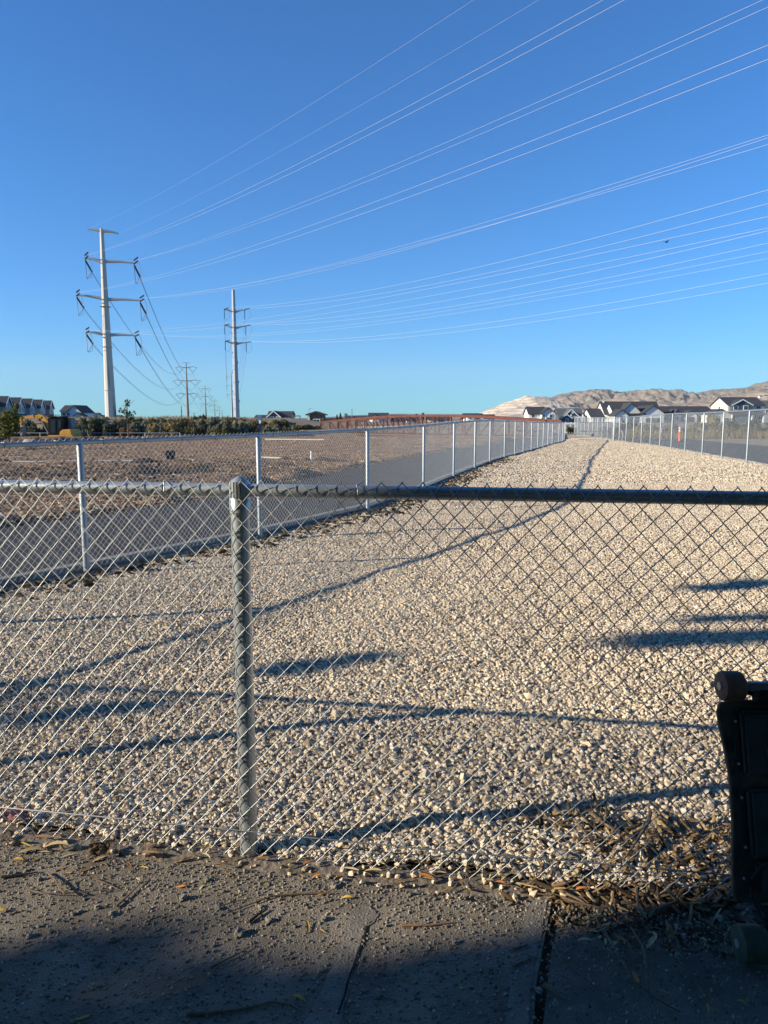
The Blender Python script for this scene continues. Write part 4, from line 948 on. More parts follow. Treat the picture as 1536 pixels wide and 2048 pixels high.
h.g(1182, 1206, 818, 833, 0, 11, 'x', M['white'], M['roof']); h.w(1185.5, 1190, 836, 843, 0); h.w(1192, 1196, 836, 843, 0); h.w(1198, 1203, 836, 843, 0)
h = H('house', 1260, 250, 'big white farmhouse with several gables and grey garage door, behind the right fence')
h.g(1210, 1322, 804, 828, 6, 18, 'x', M['white'], M['roof']); h.g(1229, 1262, 807.5, 829.5, 0, 12.5, 'x', M['white'], M['roof'])
h.g(1243, 1281, 806, 825, -2, 9, 'y', M['batten'], M['roof']); h.g(1230.5, 1256, 819.5, 830.5, -5, 2, 'y', M['batten'], M['roof'])
h.g(1285, 1328, 811.5, 827, -5, 9, 'y', M['batten'], M['roof'])
MB().box((h.x(1270, -4), -3.5, h.z(828, -4)), (6.5, 3.4, .4)).build('porch_roof', M['roof'], h.root)
h.w(1239, 1247, 832.5, 842, -5); h.d(1292, 1320, 836, -5, M['garage'])
for u in (1258, 1281): MB().box((h.x(u, -4.6), -4.6, 1.4), (.3, .3, 3.2)).build('porch_column', M['trim'], h.root)
MB().box((h.x(1206.5, 11), 11.5, h.z(806, 11)), (.5, .5, 1.6)).build('chimney', M['trim'], h.root)
h = H('house', 1370, 262, 'long grey row house with dark roof and small gables, left of the two-storey house')
h.g(1322, 1424, 813.5, 824, 4, 15, 'x', M['greysid'], M['roof'])
for a, b, v in ((1346, 1362, 819), (1370, 1394, 821.5)): h.g(a, b, v, 830, -1, 6, 'y', M['batten'] if a > 1365 else M['greysid'], M['roof'])
h.w(1350, 1357, 833, 841, -1); h.d(1374, 1388, 834, -1, M['garage']); h.d(1398, 1414, 835, 4, M['garage']); h.w(1328, 1336, 832, 840, 4)
h = H('house', 1480, 245, 'large two-storey house with cream gable end, slate siding and double garage, at the right edge')
h.g(1455, 1527, 795.5, 810.5, 0, 13, 'x', M['cream'], M['roof']); h.g(1463, 1502, 799.5, 810, -1.6, 6, 'y', M['bluesid'], M['roof'], bargem=M['trim'])
h.w(1466, 1474, 812, 819.5, -1.6); h.w(1486, 1494, 812, 819.5, -1.6); h.w(1511, 1520, 812.5, 818, 0)
h.g(1421, 1462, 819, 828, -5, 2, 'y', M['cream'], M['roof']); h.w(1446, 1458, 836, 842, -5)
mb = MB(); a = h.z(822, -6); b = h.z(827.5, -8); mb.prism([(h.x(1462, -7), -1.7, a), (h.x(1462, -7), -7.5, b), (h.x(1462, -7), -7.5, b - .25), (h.x(1462, -7), -1.7, a - .25)], (h.x(1534, -7) - h.x(1462, -7), 0, 0)); mb.build('porch_roof', M['roof'], h.root)
h.d(1470, 1498, 833, -1.7, M['trim']); h.w(1508, 1525, 830, 839, -.05, nx=4)
for u in (1464, 1504, 1527): MB().box((h.x(u, -7), -7, 1.1), (.4, .4, 2.9)).build('porch_column', M['trim'], h.root)
h.w(1436, 1438, 814, 817, 3, nx=1)
h = H('house', 1560, 290, 'grey roofed house cut by the right edge, behind the two-storey house'); h.g(1520, 1600, 802, 815, 0, 12, 'x', M['greysid'], M['roofg']); h.w(1530, 1540, 818, 826, 0)
for k, (u, v) in enumerate(((1520, 793), (1529, 792), (1538, 793))):
    hh = H('house', u, 2600, 'pale house high on the right hillside, %s' % ('nearest the two-storey house roof', 'in the middle of its row', 'at the frame edge')[k]); hh.root.location.z = 0
    gable(hh.root, -7, 7, 0, 10, hh.z(v + 3), hh.z(v), hh.z(v - 2.2), 'x', M['white'], M['roofg'])
# townhouse row at far left
TH = empty('townhouse_row', at(4, 836, 232).xy.to_3d(), R(102.6)); tag(TH, 'row of grey two-storey townhouses with dark roofs at the far left', 'townhouses')
gable(TH, -22, 70, 0, 11, -.3, 5.6, 8.5, 'x', M['greysid'], M['roof'])
for k in range(6):
    x0 = -16 + k * 15
    gable(TH, x0, x0 + 7.5, -1.4, 5, -.3, 5.4, 8.35, 'y', M['greysid'] if k % 2 else M['cream'], M['roof'], bargem=M['trim'])
    for xx in (x0 + 1.9, x0 + 5.4): window(TH, xx, -1.47, 4.3, 1.1, 1.7, nx=1)
    MB().box((x0 + 10.9, -.08, 4.0), (3.2, .16, 3.0)).build('bay_panel', M['bluesid'], TH); window(TH, x0 + 10.9, -.2, 4.4, 1.3, 1.7, nx=1)
    MB().box((x0 + 6.5, -1.9, 2.65), (13, 1.6, .25)).build('porch_roof', M['roof'], TH)
    window(TH, x0 + 3.7, -1.47, 1.4, 2.0, 1.4)
h = H('house', 138, 285, 'white house with long dark roof, right of the townhouse row')
h.g(122, 150, 811.5, 822.5, 0, 10, 'x', M['white'], M['roof']); h.g(135, 163, 811, 824, -3, 9, 'y', M['white'], M['roof'])
h.w(126, 132, 826, 831, 0); h.w(134.5, 140.5, 826, 831, -3); h.g(147, 166, 826.5, 832, -8, -4, 'y', M['white'], M['roof'])
h = H('house', 178, 300, 'low cream house with dark roof, right of the white house'); h.g(166, 190, 826.5, 834, 0, 9, 'x', M['cream'], M['roof']); h.w(172, 176, 832, 836, 0)
h = H('house', 204, 330, 'roof of a low house just left of the tallest pole'); h.g(192, 236, 831, 836, 0, 9, 'x', M['greysid'], M['roof']); h.w(196, 200, 834.5, 838, 0)
# houses in the middle
h = H('house', 558, 250, 'dark blue house with white windows, between the grey pole and the brown building')
h.g(536, 583, 823.5, 833, 0, 9, 'x', M['bluesid'], M['roof']); h.g(535, 560, 822.5, 833.5, -1.5, 6, 'y', M['bluesid'], M['roof'], bargem=M['trim'])
h.w(540.5, 547, 834, 840, -1.5); h.w(553, 559, 834, 839.5, -1.5); h.w(571, 578, 834.5, 840, 0); h.g(511, 536, 831, 835, 2, 9, 'x', M['greysid'], M['roof'])
h = H('park_building', 632, 170, 'small brown building with low overhanging roof, left of the bridge', 'building')
h.g(616, 647, 824, 829, 0, 6, 'y', M['brownsid'], M['roof'], ov=.55); h.w(627, 639, 839, 846, 0); MB().box((h.x(617.5), -.1, 1.2), (.5, .5, 3.0)).build('corner_column', M['cream'], h.root)
for u, Y, a, b, vr, ve, wm, lb in ((670, 320, 651, 690, 836, 839, 'bluesid', 'low dark blue house just right of the brown building'), (714, 310, 691, 736, 832, 837, 'cream', 'low house with a white gable behind the left end of the bridge'), (757, 290, 738, 776, 826.5, 833, 'white', 'house with white end wall and grey blue roof behind the bridge'), (800, 300, 781, 812, 830, 836, 'greysid', 'grey blue roofed house behind the middle of the bridge'), (826, 260, 814, 838, 834, 840, 'white', 'small white gabled house seen through the bridge truss'), (875, 280, 855, 898, 834, 839, 'cream', 'tan house seen through the right half of the bridge'), (948, 300, 929, 966, 827.5, 833, 'white', 'dark roofed house above the bridge top, left of the quarry hill'), (975, 330, 966, 990, 829.5, 835, 'greysid', 'grey roof peeking above the bridge at the foot of the quarry hill')):
    h = H('house', u, Y, lb); h.g(a, b, vr, ve, 0, 9, 'x', M[wm], M['roof']); h.g(a + (b - a) * .15, a + (b - a) * .5, vr + 2.2, ve + .8, -2, 4, 'y', M[wm], M['roof']); h.w(a + (b - a) * .62, a + (b - a) * .76, ve + 1.6, ve + 5.5, 0); h.w(a + (b - a) * .27, a + (b - a) * .38, ve + 2.0, ve + 5.5, -2)
# distant trees behind the bridge
m_fir = leafmat('fir_needles', (.045, .055, .042))
def small_tree(name, u, vt_, Y, wd, label, kind, cone=True):
    H_ = at(u, vt_, Y).z; root = empty(name, at(u, 836, Y).xy.to_3d()); tag(root, label, 'tree'); w_ = wd * Y / FPX / 2
    MB().tube([(0, 0, -.3), (0, 0, H_ * .9)], [.25, .05], 6).build('trunk', M['twig'], root)
    lb_ = [((0, 0, H_ * (.2 + .16 * k)), (w_ * (1 - .18 * k if cone else .9), w_ * (1 - .18 * k if cone else .9), H_ * .13), 1 - .15 * k) for k in range(5)]
    V, F = leaf_cloud(lb_, 500, .22 if Y > 100 else .1, shell=.2); link('crown', npmesh('crown', V, F, [kind]), root)
small_tree('fir_tree', 681, 825, 300, 9, 'dark fir tree behind the left end of the bridge', m_fir)
small_tree('fir_tree', 674, 829, 310, 7, 'shorter fir left of the dark fir', m_fir)
small_tree('bare_tree', 692, 825.5, 320, 9, 'bare brownish tree right of the dark fir', LM['grey'], False)
small_tree('fir_tree', 846, 824, 340, 6, 'small round evergreen above the middle of the bridge', m_fir, False)
small_tree('fir_tree', 833, 826.5, 345, 5, 'lower evergreen left of the small round evergreen', m_fir, False)
# lamp and mast, pergola, utility boxes
for u, v0, Y, lb, nm_ in ((704, 820, 220, 'grey street lamp rising behind the left end of the bridge', 'street_lamp'), (618.3, 816.5, 180, 'thin mast behind the brown building', 'mast')):
    o = at(u, 836, Y); Ht = at(u, v0, Y).z; r = empty(nm_, (o.x, Y, 0)); tag(r, lb, 'lamp' if nm_ == 'street_lamp' else 'mast')
    MB().tube([(0, 0, -.2), (0, 0, Ht)], [.13, .09] if nm_ == 'street_lamp' else [.07, .04], 8).build('pole', M['conddark'], r)
    if nm_ == 'street_lamp': MB().box((0, 0, Ht + .1), (.5, .5, .35), taper=.6).build('lamp_head', M['greysid'], r)
    else: MB().box((.3, 0, Ht - .1), (.7, .08, .08)).build('arm', M['conddark'], r)
o = at(591, 850, 100); pr = empty('pergola', (o.x, 100, 0)); tag(pr, 'dark open frame shelter right of the dark blue house', 'shelter')
for u in (584, 600): MB().bar((at(u, 836, 100).x - o.x, 0, -.2), (at(u, 836, 100).x - o.x, 0, at(u, 832, 100).z), .12).build('post', M['conddark'], pr)
MB().bar((at(583, 836, 100).x - o.x, 0, at(u, 832, 100).z), (at(601, 836, 100).x - o.x, 0, at(u, 832, 100).z), .12, .14).build('beam', M['conddark'], pr)
m_gbox = mat('green_utility_box', (.02, .075, .055), rough=.5, var=.1)
for u0, u1, v0, v1, m_, lb in ((577, 584, 846, 856, M['insul'], 'navy utility box left of the green one near the grey pole'), (584.5, 592, 846.5, 857, m_gbox, 'dark green utility box right of the navy one')):
    a, b = at(u0, v1, 66), at(u1, v0, 66); mb = MB(); mb.box(((a.x + b.x) / 2, 66, (a.z + b.z) / 2), (b.x - a.x, .4, b.z - a.z)); mb.box(((a.x + b.x) / 2, 66, b.z + .03), (b.x - a.x + .06, .46, .06)); o = mb.build('utility_box', m_, None, ((a.x + b.x) / 2, 66, a.z), bevel=.015); tag(o, lb, 'utility box')
# pale rail fence behind the bridge
a0, a1 = at(560, 853, 92), at(830, 854, 92); wf = empty('rail_fence', (a0.x, 92, 0)); tag(wf, 'pale low rail fence running behind the bridge', 'fence')
MB().bar((0, 0, a0.z), (a1.x - a0.x, 0, a1.z), .06, .22).build('rail', M['cream'], wf); 
for k in range(9): MB().bar(((a1.x - a0.x) * k / 8, .06, -.3), ((a1.x - a0.x) * k / 8, .06, a0.z + .1), .1).build('post', M['cream'], wf)
a0, a1 = at(1131, 850, 74), at(1152, 850, 74); wf = empty('board_fence', (a0.x, 74, 0)); tag(wf, 'white board fence seen through the gap beside the gate', 'fence')
for v in (847, 855.5, 865.5): MB().bar((0, 0, at(1140, v, 74).z), (a1.x - a0.x, 0, at(1140, v, 74).z), .05, .16).build('rail', M['trim'], wf)
for k in range(3): MB().bar(((a1.x - a0.x) * k / 2, .06, -.2), ((a1.x - a0.x) * k / 2, .06, 1.0), .12).build('post', M['trim'], wf)
# low dark fence behind the excavator
a0, a1 = at(-60, 866, 51), at(360, 866, 51); wf = empty('pipe_fence', (a0.x, 51, 0)); tag(wf, 'thin grey pipe fence line behind the excavator and saplings', 'fence')
MB().tube([(0, 0, a0.z), (a1.x - a0.x, 0, a1.z)], .025, 6).build('rail', M['fargalv'], wf)
for k in range(7): MB().tube([((a1.x - a0.x) * k / 6, 0, -.6), ((a1.x - a0.x) * k / 6, 0, a0.z)], .03, 6).build('post', M['fargalv'], wf)

# ------------------------------------------------------------------ bridge
bru = [642, 660, 677, 696, 714, 734, 754, 775, 797, 820, 845, 870, 897, 925, 954, 985, 1017, 1053, 1092]
def brY(u): return float(np.interp(u, [642, 1092], [70, 52]))
def brT(u): return float(np.interp(u, [642, 660, 700, 760, 820, 870, 925, 985, 1053, 1092, 1130], [845.2, 842.5, 838.5, 833.6, 831.6, 831.4, 832.4, 835, 840, 842.5, 844.5]))
def brB(u): return float(np.interp(u, [642, 700, 820, 925, 1092], [866, 868, 870, 872, 876]))
br = empty('footbridge', tuple(at(850, 836, 62).xy) + (0,)); tag(br, 'rust red steel truss footbridge with arched top chord', 'footbridge'); boff = Vector(br.location)
top = [at(u, brT(u), brY(u)) - boff for u in bru]; bot = [at(u, brB(u), brY(u)) - boff for u in bru]
dirb = (bot[-1] - bot[0]).normalized(); perp = Vector((-dirb.y, dirb.x, 0)).normalized() * 2.2
if perp.y < 0: perp = -perp
n = len(bru)
for side in (0, 1):
    o_ = perp * side
    mb = MB()
    for i in range(n - 1): mb.bar(top[i] + o_, top[i + 1] + o_, .16, .17)
    mb.build('top_chord', M['rust'], br); mb = MB()
    for i in range(n - 1): mb.bar(bot[i] + o_, bot[i + 1] + o_, .14, .16)
    mb.build('bottom_chord', M['rust'], br)
    for i in range(n): MB().bar(bot[i] + o_, top[i] + o_, .15 if i in (0, n - 1) else .11).build('vertical', M['rust'], br)
    for i in range(n - 1):
        a, b = (top[i], bot[i + 1]) if i < 9 else (bot[i], top[i + 1])
        MB().bar(a + o_, b + o_, .075).build('diagonal', M['rust'], br)
    mb = MB()
    for f in (.28, .55):
        for i in range(n - 1): mb.bar(bot[i].lerp(top[i], f) + o_ + perp.normalized() * .08, bot[i + 1].lerp(top[i + 1], f) + o_ + perp.normalized() * .08, .03, .035)
    mb.build('safety_rail', M['rust'], br)
mb = MB()
for i in range(n - 1):
    a, b = bot[i] + Vector((0, 0, .18)), bot[i + 1] + Vector((0, 0, .18)); q = perp * .96; mb.add([a + perp * .04, b + perp * .04, b + q, a + q], [(0, 1, 2, 3)])
mb.build('deck', M['deck'], br)
for e in (0, n - 1):
    c = bot[e] + perp * .5; MB().box((c.x, c.y, -.55), (1.2, 3.0, 1.3)).build('abutment', M['concrete'], br)

# ------------------------------------------------------------------ excavator
YE = 50.0; ex0 = at(118, 878, YE); ex = empty('excavator', (ex0.x, YE, -.25)); tag(ex, 'small yellow excavator with black cab, parked behind the mulch field at left', 'excavator'); eo = Vector(ex.location)
def ep(x, y, dy=0): q = at(x / 7.68, 780 + y / 7.68, YE) - eo; q.y += dy; return q
def eprism(pts, y0, y1, m, name, bv=.02): mb = MB(); mb.prism([ep(x, y, y0) for x, y in pts], (0, y1 - y0, 0)); return mb.build(name, m, ex, bevel=bv)
for y0, y1 in ((-.85, -.45), (.45, .85)): eprism([(830, 775), (1170, 775), (1205, 800), (1195, 845), (850, 845), (815, 810)], y0, y1, M['rubber'], 'track')
eprism([(900, 760), (1120, 760), (1120, 815), (900, 815)], -.45, .45, M['conddark'], 'undercarriage')
eprism([(815, 690), (1185, 690), (1195, 752), (815, 755)], -.75, .75, M['yellow'], 'body')
eprism([(985, 690), (990, 640), (1030, 605), (1150, 598), (1170, 690)], -.74, .74, M['yellow'], 'engine_hood')
eprism([(1050, 600), (1056, 440), (1082, 425), (1098, 560), (1096, 600)], .0, .72, M['conddark'], 'exhaust_panel')
cab = eprism([(800, 440), (830, 415), (1035, 415), (1050, 445), (1030, 690), (825, 690)], -.68, .08, M['matte'], 'cab')
for q in ([(848, 462), (922, 458), (920, 660), (852, 656)], [(960, 462), (1012, 462), (1004, 585), (965, 585)]):
    mb = MB(); mb.prism([ep(x, y, -.70) for x, y in q], (0, .03, 0)); mb.build('window', M['glass'], cab)
mb = MB(); mb.box(ep(930, 408, -.3), (1.15, .9, .05)); mb.build('cab_roof', M['matte'], cab)
def boom(pts, w0, name, m, y=.25): mb = MB(); [mb.bar(ep(*a, y), ep(*b, y), .18, w0) for a, b in zip(pts[:-1], pts[1:])]; return mb.build(name, m, ex)
boom([(800, 680), (720, 545), (625, 415)], .30, 'boom', M['yellow']); boom([(640, 418), (560, 395), (500, 405)], .26, 'boom', M['yellow'])
boom([(520, 405), (330, 425), (270, 408)], .17, 'stick', M['yellow']); boom([(745, 665), (640, 480)], .07, 'hydraulic_cylinder', M['conddark'], y=.05); boom([(560, 372), (390, 395)], .07, 'hydraulic_cylinder', M['conddark'])
boom([(285, 395), (300, 500), (325, 575)], .30, 'bucket_link', M['yellow'])
eprism([(290, 560), (345, 560), (352, 660), (325, 745), (300, 660)], .0, .5, M['conddark'], 'bucket')
eprism([(770, 660), (820, 665), (830, 750), (800, 740)], .05, .5, M['orange'], 'boom_bracket')

# ------------------------------------------------------------------ things on the mulch field
def zmulch(x, y): return zmul(x, y)
p = gp(61, 903); b = MB().blob((0, 0, .22), .30, 3, .28, 3, (1.0, .8, .78)).build('boulder', M['boulder'], None, smooth=True); b.location = (p.x, p.y, zmul(p.x, p.y) + .0); tag(b, 'round tan boulder on the mulch near the left edge, below the excavator', 'boulder')
p = gp(338, 922); zz = zmul(p.x, p.y) - .04; bb = empty('planter_tub', (p.x, p.y, zz)); tag(bb, 'black square tub sitting on the mulch between the two near fence posts', 'tub')
MB().box((.05, 0, .17), (.28, .30, .34), rz=.3, taper=1.08).build('tub_body', M['black'], bb, bevel=.015); MB().box((.05, 0, .345), (.34, .35, .04), rz=.3).build('rim', M['rubber'], bb, bevel=.008)
for k, (u, v, r) in enumerate(((252, 934, .13), (236, 936, .10))):
    p = gp(u, v); o = MB().blob((0, 0, .05), r, 20 + k, .5, 2, (1.1, .9, .8)).build('soil_clod', M['soil'], None); o.location = (p.x, p.y, zmul(p.x, p.y)); tag(o, ('larger', 'smaller')[k] + ' dark clod of soil on the mulch left of the black tub', 'clod')
p = gp(622.5, 920); zz = zmul(p.x, p.y); o = MB().lathe([(0, -.1), (.028, -.1), (.028, .30), (.024, .31), (0, .31)], (0, 0, 0), k=10).build('stake', M['trim'], None, smooth=True); o.location = (p.x, p.y, zz); tag(o, 'short white pipe stake upright in the mulch, right of the second near fence post', 'stake')
p = gp(614, 921); o = MB().blob((0, 0, .03), .07, 5, .4, 2, (1.3, 1, .6)).build('valve_cover', m_gbox, None); o.location = (p.x, p.y, zmul(p.x, p.y)); tag(o, 'small green cover beside the white pipe stake', 'cover')
a, b = gp(530, 883), gp(648, 884); zz = max(zmul(a.x, a.y), zmul(b.x, b.y)) + .03; o = MB().tube([(0, 0, 0), (b.x - a.x, b.y - a.y, .0)], .036, 10).build('pipe', M['cream'], None, smooth=True); o.location = (a.x, a.y, zz); tag(o, 'long white plastic pipe lying on the mulch below the brown building', 'pipe')
hp_ = [gp(u, v) for u, v in ((-40, 928), (80, 929), (160, 927), (240, 926), (300, 925.5), (340, 925.5), (380, 928), (420, 930), (455, 929), (480, 926), (520, 921), (585, 922))]
o = MB().tube([Vector((q.x, q.y, zmul(q.x, q.y) + .05)) for q in hp_], .028, 7).build('hose', M['cream'], None, smooth=True); tag(o, 'pale hose snaking across the mulch past the black tub', 'hose')
p = gp(521, 905); mk = empty('marker_post', (p.x, p.y, zmul(p.x, p.y) - .02)); tag(mk, 'striped navy and white marker post standing behind the second near fence post', 'marker post')
hT = at(521, 830, p.y).z - mk.location.z
MB().box((0, 0, hT * .39), (.10, .05, hT * .78)).build('sleeve', M['insul'], mk, bevel=.006); MB().box((0, 0, hT * .80), (.075, .04, hT * .12)).build('white_band', M['trim'], mk); MB().box((-.01, 0, hT * .92), (.19, .03, hT * .16)).build('panel', mat('slate_blue_panel', (.12, .18, .27), rough=.5), mk, bevel=.006)
# right side things
for k, (u, v) in enumerate(((1321.5, 882), (1358.5, 883.5))):
    p = gp(u, v, -.05); hh = at(u, 852, p.y).z + .05; d = empty('delineator_post', (p.x, p.y, -.05)); tag(d, ('left of the two orange delineator posts on the right road', 'right of the two orange delineator posts on the right road, slightly taller')[k], 'delineator'); hh *= (.92, 1)[k]
    MB().lathe([(.10, .04), (.075, .08), (.06, hh * .97), (.035, hh), (0, hh)], (0, 0, 0), k=14).build('tube', M['orange'], d, smooth=True); MB().box((0, 0, .02), (.42, .42, .045), rz=.4).build('base', M['rubber'], d, bevel=.01)
    for f in (.66, .82): MB().lathe([(.0745, hh * f), (.0745, hh * (f + .085))], (0, 0, 0), k=14).build('reflective_band', M['trim'], d)
p = gp(1418, 875, -.08); sg = empty('yard_sign', (p.x, p.y, -.08)); tag(sg, 'small blank white sign board on the dirt beyond the right road', 'sign'); MB().box((0, 0, .20), (.28, .03, .26)).build('board', M['trim'], sg, bevel=.005)
for s_ in (-.1, .1): MB().box((s_, .02, .04), (.02, .02, .16)).build('leg', M['conddark'], sg)
for u, v, hh, lb in ((1311, 873, .26, 'small white survey stake left of the orange delineators'), (1425.5, 874, .22, 'small pale stake right of the blank white sign')):
    p = gp(u, v, -.08); o = MB().box((0, 0, hh / 2), (.05, .03, hh), taper=.9).build('stake', M['trim'], None, (0, 0, 0)); o.location = (p.x, p.y, -.09); tag(o, lb, 'stake')
p = gp(1447, 875, -.08); o = MB().blob((0, 0, 0), .42, 8, .25, 3, (1.5, 1, .45)).build('dirt_mound', mg, None, smooth=True); o.location = (p.x, p.y, -.1); tag(o, 'low heap of pale dirt beside the blank white sign', 'dirt heap')
# person walking on the service road
def skin_body(name, verts, edges, radii, m, parent, root_i=0):
    me = bpy.data.meshes.new(name); me.from_pydata(verts, edges, []); o = link(name, me, parent)
    md = o.modifiers.new('skin', 'SKIN'); md.use_smooth_shade = True
    for i, r in enumerate(radii): me.skin_vertices[0].data[i].radius = (r, r); me.skin_vertices[0].data[i].use_root = (i == root_i)
    o.modifiers.new('sub', 'SUBSURF').levels = 1; o.modifiers['sub'].render_levels = 1
    dg = bpy.context.evaluated_depsgraph_get(); me2 = bpy.data.meshes.new_from_object(o.evaluated_get(dg)); o.modifiers.clear(); o.data = me2; me2.materials.clear(); me2.materials.append(m)
    return o
pg = gp(1245.5, 882, -.05); per = empty('person', (pg.x, pg.y, -.055), R(25)); tag(per, 'person in dark hooded top and grey trousers walking beyond the right fence', 'person'); k = 1.30 / 1.7
JV = [(0, 0, .92), (0, .01, 1.15), (0, 0, 1.40), (0, -.01, 1.52), (0, -.03, 1.64), (-.19, 0, 1.38), (-.25, .05, 1.12), (-.22, -.10, .90), (.19, 0, 1.38), (.25, -.03, 1.12), (.23, -.20, .93), (-.09, 0, .90), (-.10, -.14, .50), (-.10, -.10, .07), (-.10, -.22, .03), (.09, 0, .90), (.10, .06, .50), (.10, .26, .12), (.10, .16, .03), (-.21, -.13, .82), (.22, -.26, .86)]
JE = [(0, 1), (1, 2), (2, 3), (3, 4), (2, 5), (5, 6), (6, 7), (2, 8), (8, 9), (9, 10), (0, 11), (11, 12), (12, 13), (13, 14), (0, 15), (15, 16), (16, 17), (17, 18), (7, 19), (10, 20)]
JR = [.13, .13, .13, .055, .105, .06, .045, .035, .06, .045, .035, .09, .06, .045, .04, .09, .06, .045, .04, .035, .035]
sk = lambda idx: [tuple(np.array(JV[i]) * k) for i in idx]
m_skin = mat('skin', (.42, .25, .17), rough=.6); m_hood = mat('dark_hoodie', (.025, .028, .035), rough=.9, var=.2); m_tr = mat('grey_trousers', (.24, .24, .25), rough=.9, var=.1)
skin_body('body', sk(range(21)), JE, [r * k for r in JR], m_skin, per)
ji = [0, 1, 2, 5, 6, 7, 8, 9, 10]; skin_body('jacket', sk(ji), [(0, 1), (1, 2), (2, 3), (3, 4), (4, 5), (2, 6), (6, 7), (7, 8)], [q * k for q in (.20, .215, .20, .11, .095, .075, .11, .095, .075)], m_hood, per)
ti = [0, 11, 12, 13, 15, 16, 17]; skin_body('trousers', sk(ti), [(0, 1), (1, 2), (2, 3), (0, 4), (4, 5), (5, 6)], [q * k for q in (.15, .11, .085, .065, .11, .085, .065)], m_tr, per)
MB().blob((0, .02 * k, 1.65 * k), .14 * k, 2, .08, 2, (.95, 1, 1.05)).build('hair', m_hood, per, smooth=True)
# bird
bq = at(1333, 484, 70); bd = empty('bird', bq, R(20)); tag(bd, 'small dark bird flying high at right, just under the bright wires', 'bird')
MB().blob((0, 0, 0), .09, 1, .1, 2, (1.9, .8, .8)).build('body', M['black'], bd, smooth=True)
for s_ in (-1, 1): MB().add([(.08, s_ * .05, .02), (-.08, s_ * .05, .02), (-.07, s_ * .30, .10), (.0, s_ * .42, .06), (.06, s_ * .28, .09)], [(0, 1, 2, 3, 4)]).build('wing', M['black'], bd)
MB().add([(-.13, -.03, 0), (-.13, .03, 0), (-.26, .06, .0), (-.26, -.06, 0)], [(0, 1, 2, 3)]).build('tail', M['black'], bd)

# ------------------------------------------------------------------ electric skateboard leaning on the fence
sb = empty('electric_skateboard', (1.085, 1.72, 0)); tag(sb, 'worn black electric skateboard on end, leaning on the fence at the right edge', 'skateboard')
TB = Vector((0, 1.72, .042)); TT = Vector((0, 1.915, .70)); ax = (TT - TB).normalized(); nn = Vector((0, -ax.z, ax.y)).normalized()     # nn points from the underside to the camera
BL = (TT - TB).length
def bp(x, l, d=0.0): q = TB + ax * l + nn * d; return Vector((x - .012, q.y - 1.72, q.z))
m_deckw = mat('worn_deck_edge', (.16, .095, .055), rough=.8, var=.3, scale=30); m_under = mat('scuffed_black_underside', (.026, .024, .022), rough=.75, var=.5, scale=18, color2=(.085, .070, .052))
m_boxm = mat('scuffed_battery_box', (.042, .041, .040), rough=.6, color2=(.018, .018, .018), scale=9, bump=.0006, bscale=60)
m_amber = mat('amber_wheel', (.19, .085, .055), rough=.6, var=.2, scale=25); m_green = mat('dusty_green_wheel', (.06, .065, .045), rough=.7, var=.25, scale=25)
prof = [(.108, .095), (.118, .12), (.112, .20), (.104, .30), (.103, .42), (.112, .50), (.122, .56), (.124, .60), (.116, .625), (.06, .632)]
outl = [(-a, l) for a, l in prof] + [(a, l) for a, l in prof[::-1]]
mb = MB(); mb.prism([bp(x, l, -.052) for x, l in outl], nn * .016); mb.build('deck', m_deckw, sb, bevel=.003)
mb = MB(); mb.prism([bp(x * .985, l, -.036) for x, l in outl], nn * .003); mb.build('underside', m_under, sb)
def bbox(name, x0, x1, l0, l1, d0, d1, m, bv=.008):
    mb = MB(); mb.prism([bp(x0, l0, d0), bp(x1, l0, d0), bp(x1, l1, d0), bp(x0, l1, d0)], nn * (d1 - d0)); return mb.build(name, m, sb, bevel=bv)
fl = bbox('battery_box', -.070, .070, .43, .605, -.033, -.004, m_boxm); bbox('battery_box', -.068, .068, .215, .395, -.033, -.002, m_boxm); bbox('motor_controller', -.058, .06, .12, .205, -.033, -.008, m_boxm)
for x0, l0, l1 in ((-.088, .435, .60), (-.086, .22, .39)): bbox('flange', x0, x0 + .016, l0, l1, -.033, -.028, m_boxm, .002)
for x, l in ((-.081, .46), (-.081, .575), (-.079, .24), (-.079, .37), (-.09, .16)):
    mb = MB(); q = bp(x, l, -.026); mb.blob(q, .0045, 1, 0, 1); mb.build('bolt', M['galv'], sb, smooth=True)
def ring(name, x, l, r0, r1, d, m):
    mb = MB(); n_ = 24; c = bp(x, l, d); vs = []
    for k in range(n_):
        g = 2 * math.pi * k / n_
        for r in (r0, r1): vs.append(c + Vector((1, 0, 0)) * r * math.cos(g) + ax * r * math.sin(g))
    mb.add(vs, [(2 * k, 2 * k + 1, (2 * k + 3) % (2 * n_), (2 * k + 2) % (2 * n_)) for k in range(n_)]); mb.build(name, m, sb)
m_emb = mat('faded_emblem_paint', (.16, .07, .03), rough=.7); m_emb2 = mat('faded_grey_print', (.13, .13, .13), rough=.7)
ring('emblem', .012, .53, .011, .015, -.0028, m_emb); ring('emblem', .022, .33, .010, .0125, -.0008, m_emb2)
mb = MB(); [mb.bar(bp(.012 + q, .46, -.0036), bp(.012 + q, .505, -.0036), .003, .001) for q in (-.02, -.008, .004, .016)]; mb.build('stripe', m_emb2, sb)
cb = [bp(.03, .215, .0), bp(-.02, .212, .004), (bp(-.055, .200, .004)), bp(-.075, .165, -.012), bp(-.078, .12, -.02), bp(-.06, .07, -.01), bp(-.035, .035, .0)]
MB().tube(cb, .0045, 8).build('cable', M['rubber'], sb, smooth=True); MB().tube([q + Vector((.012, 0, .006)) for q in cb], .0038, 8).build('cable', M['rubber'], sb, smooth=True)
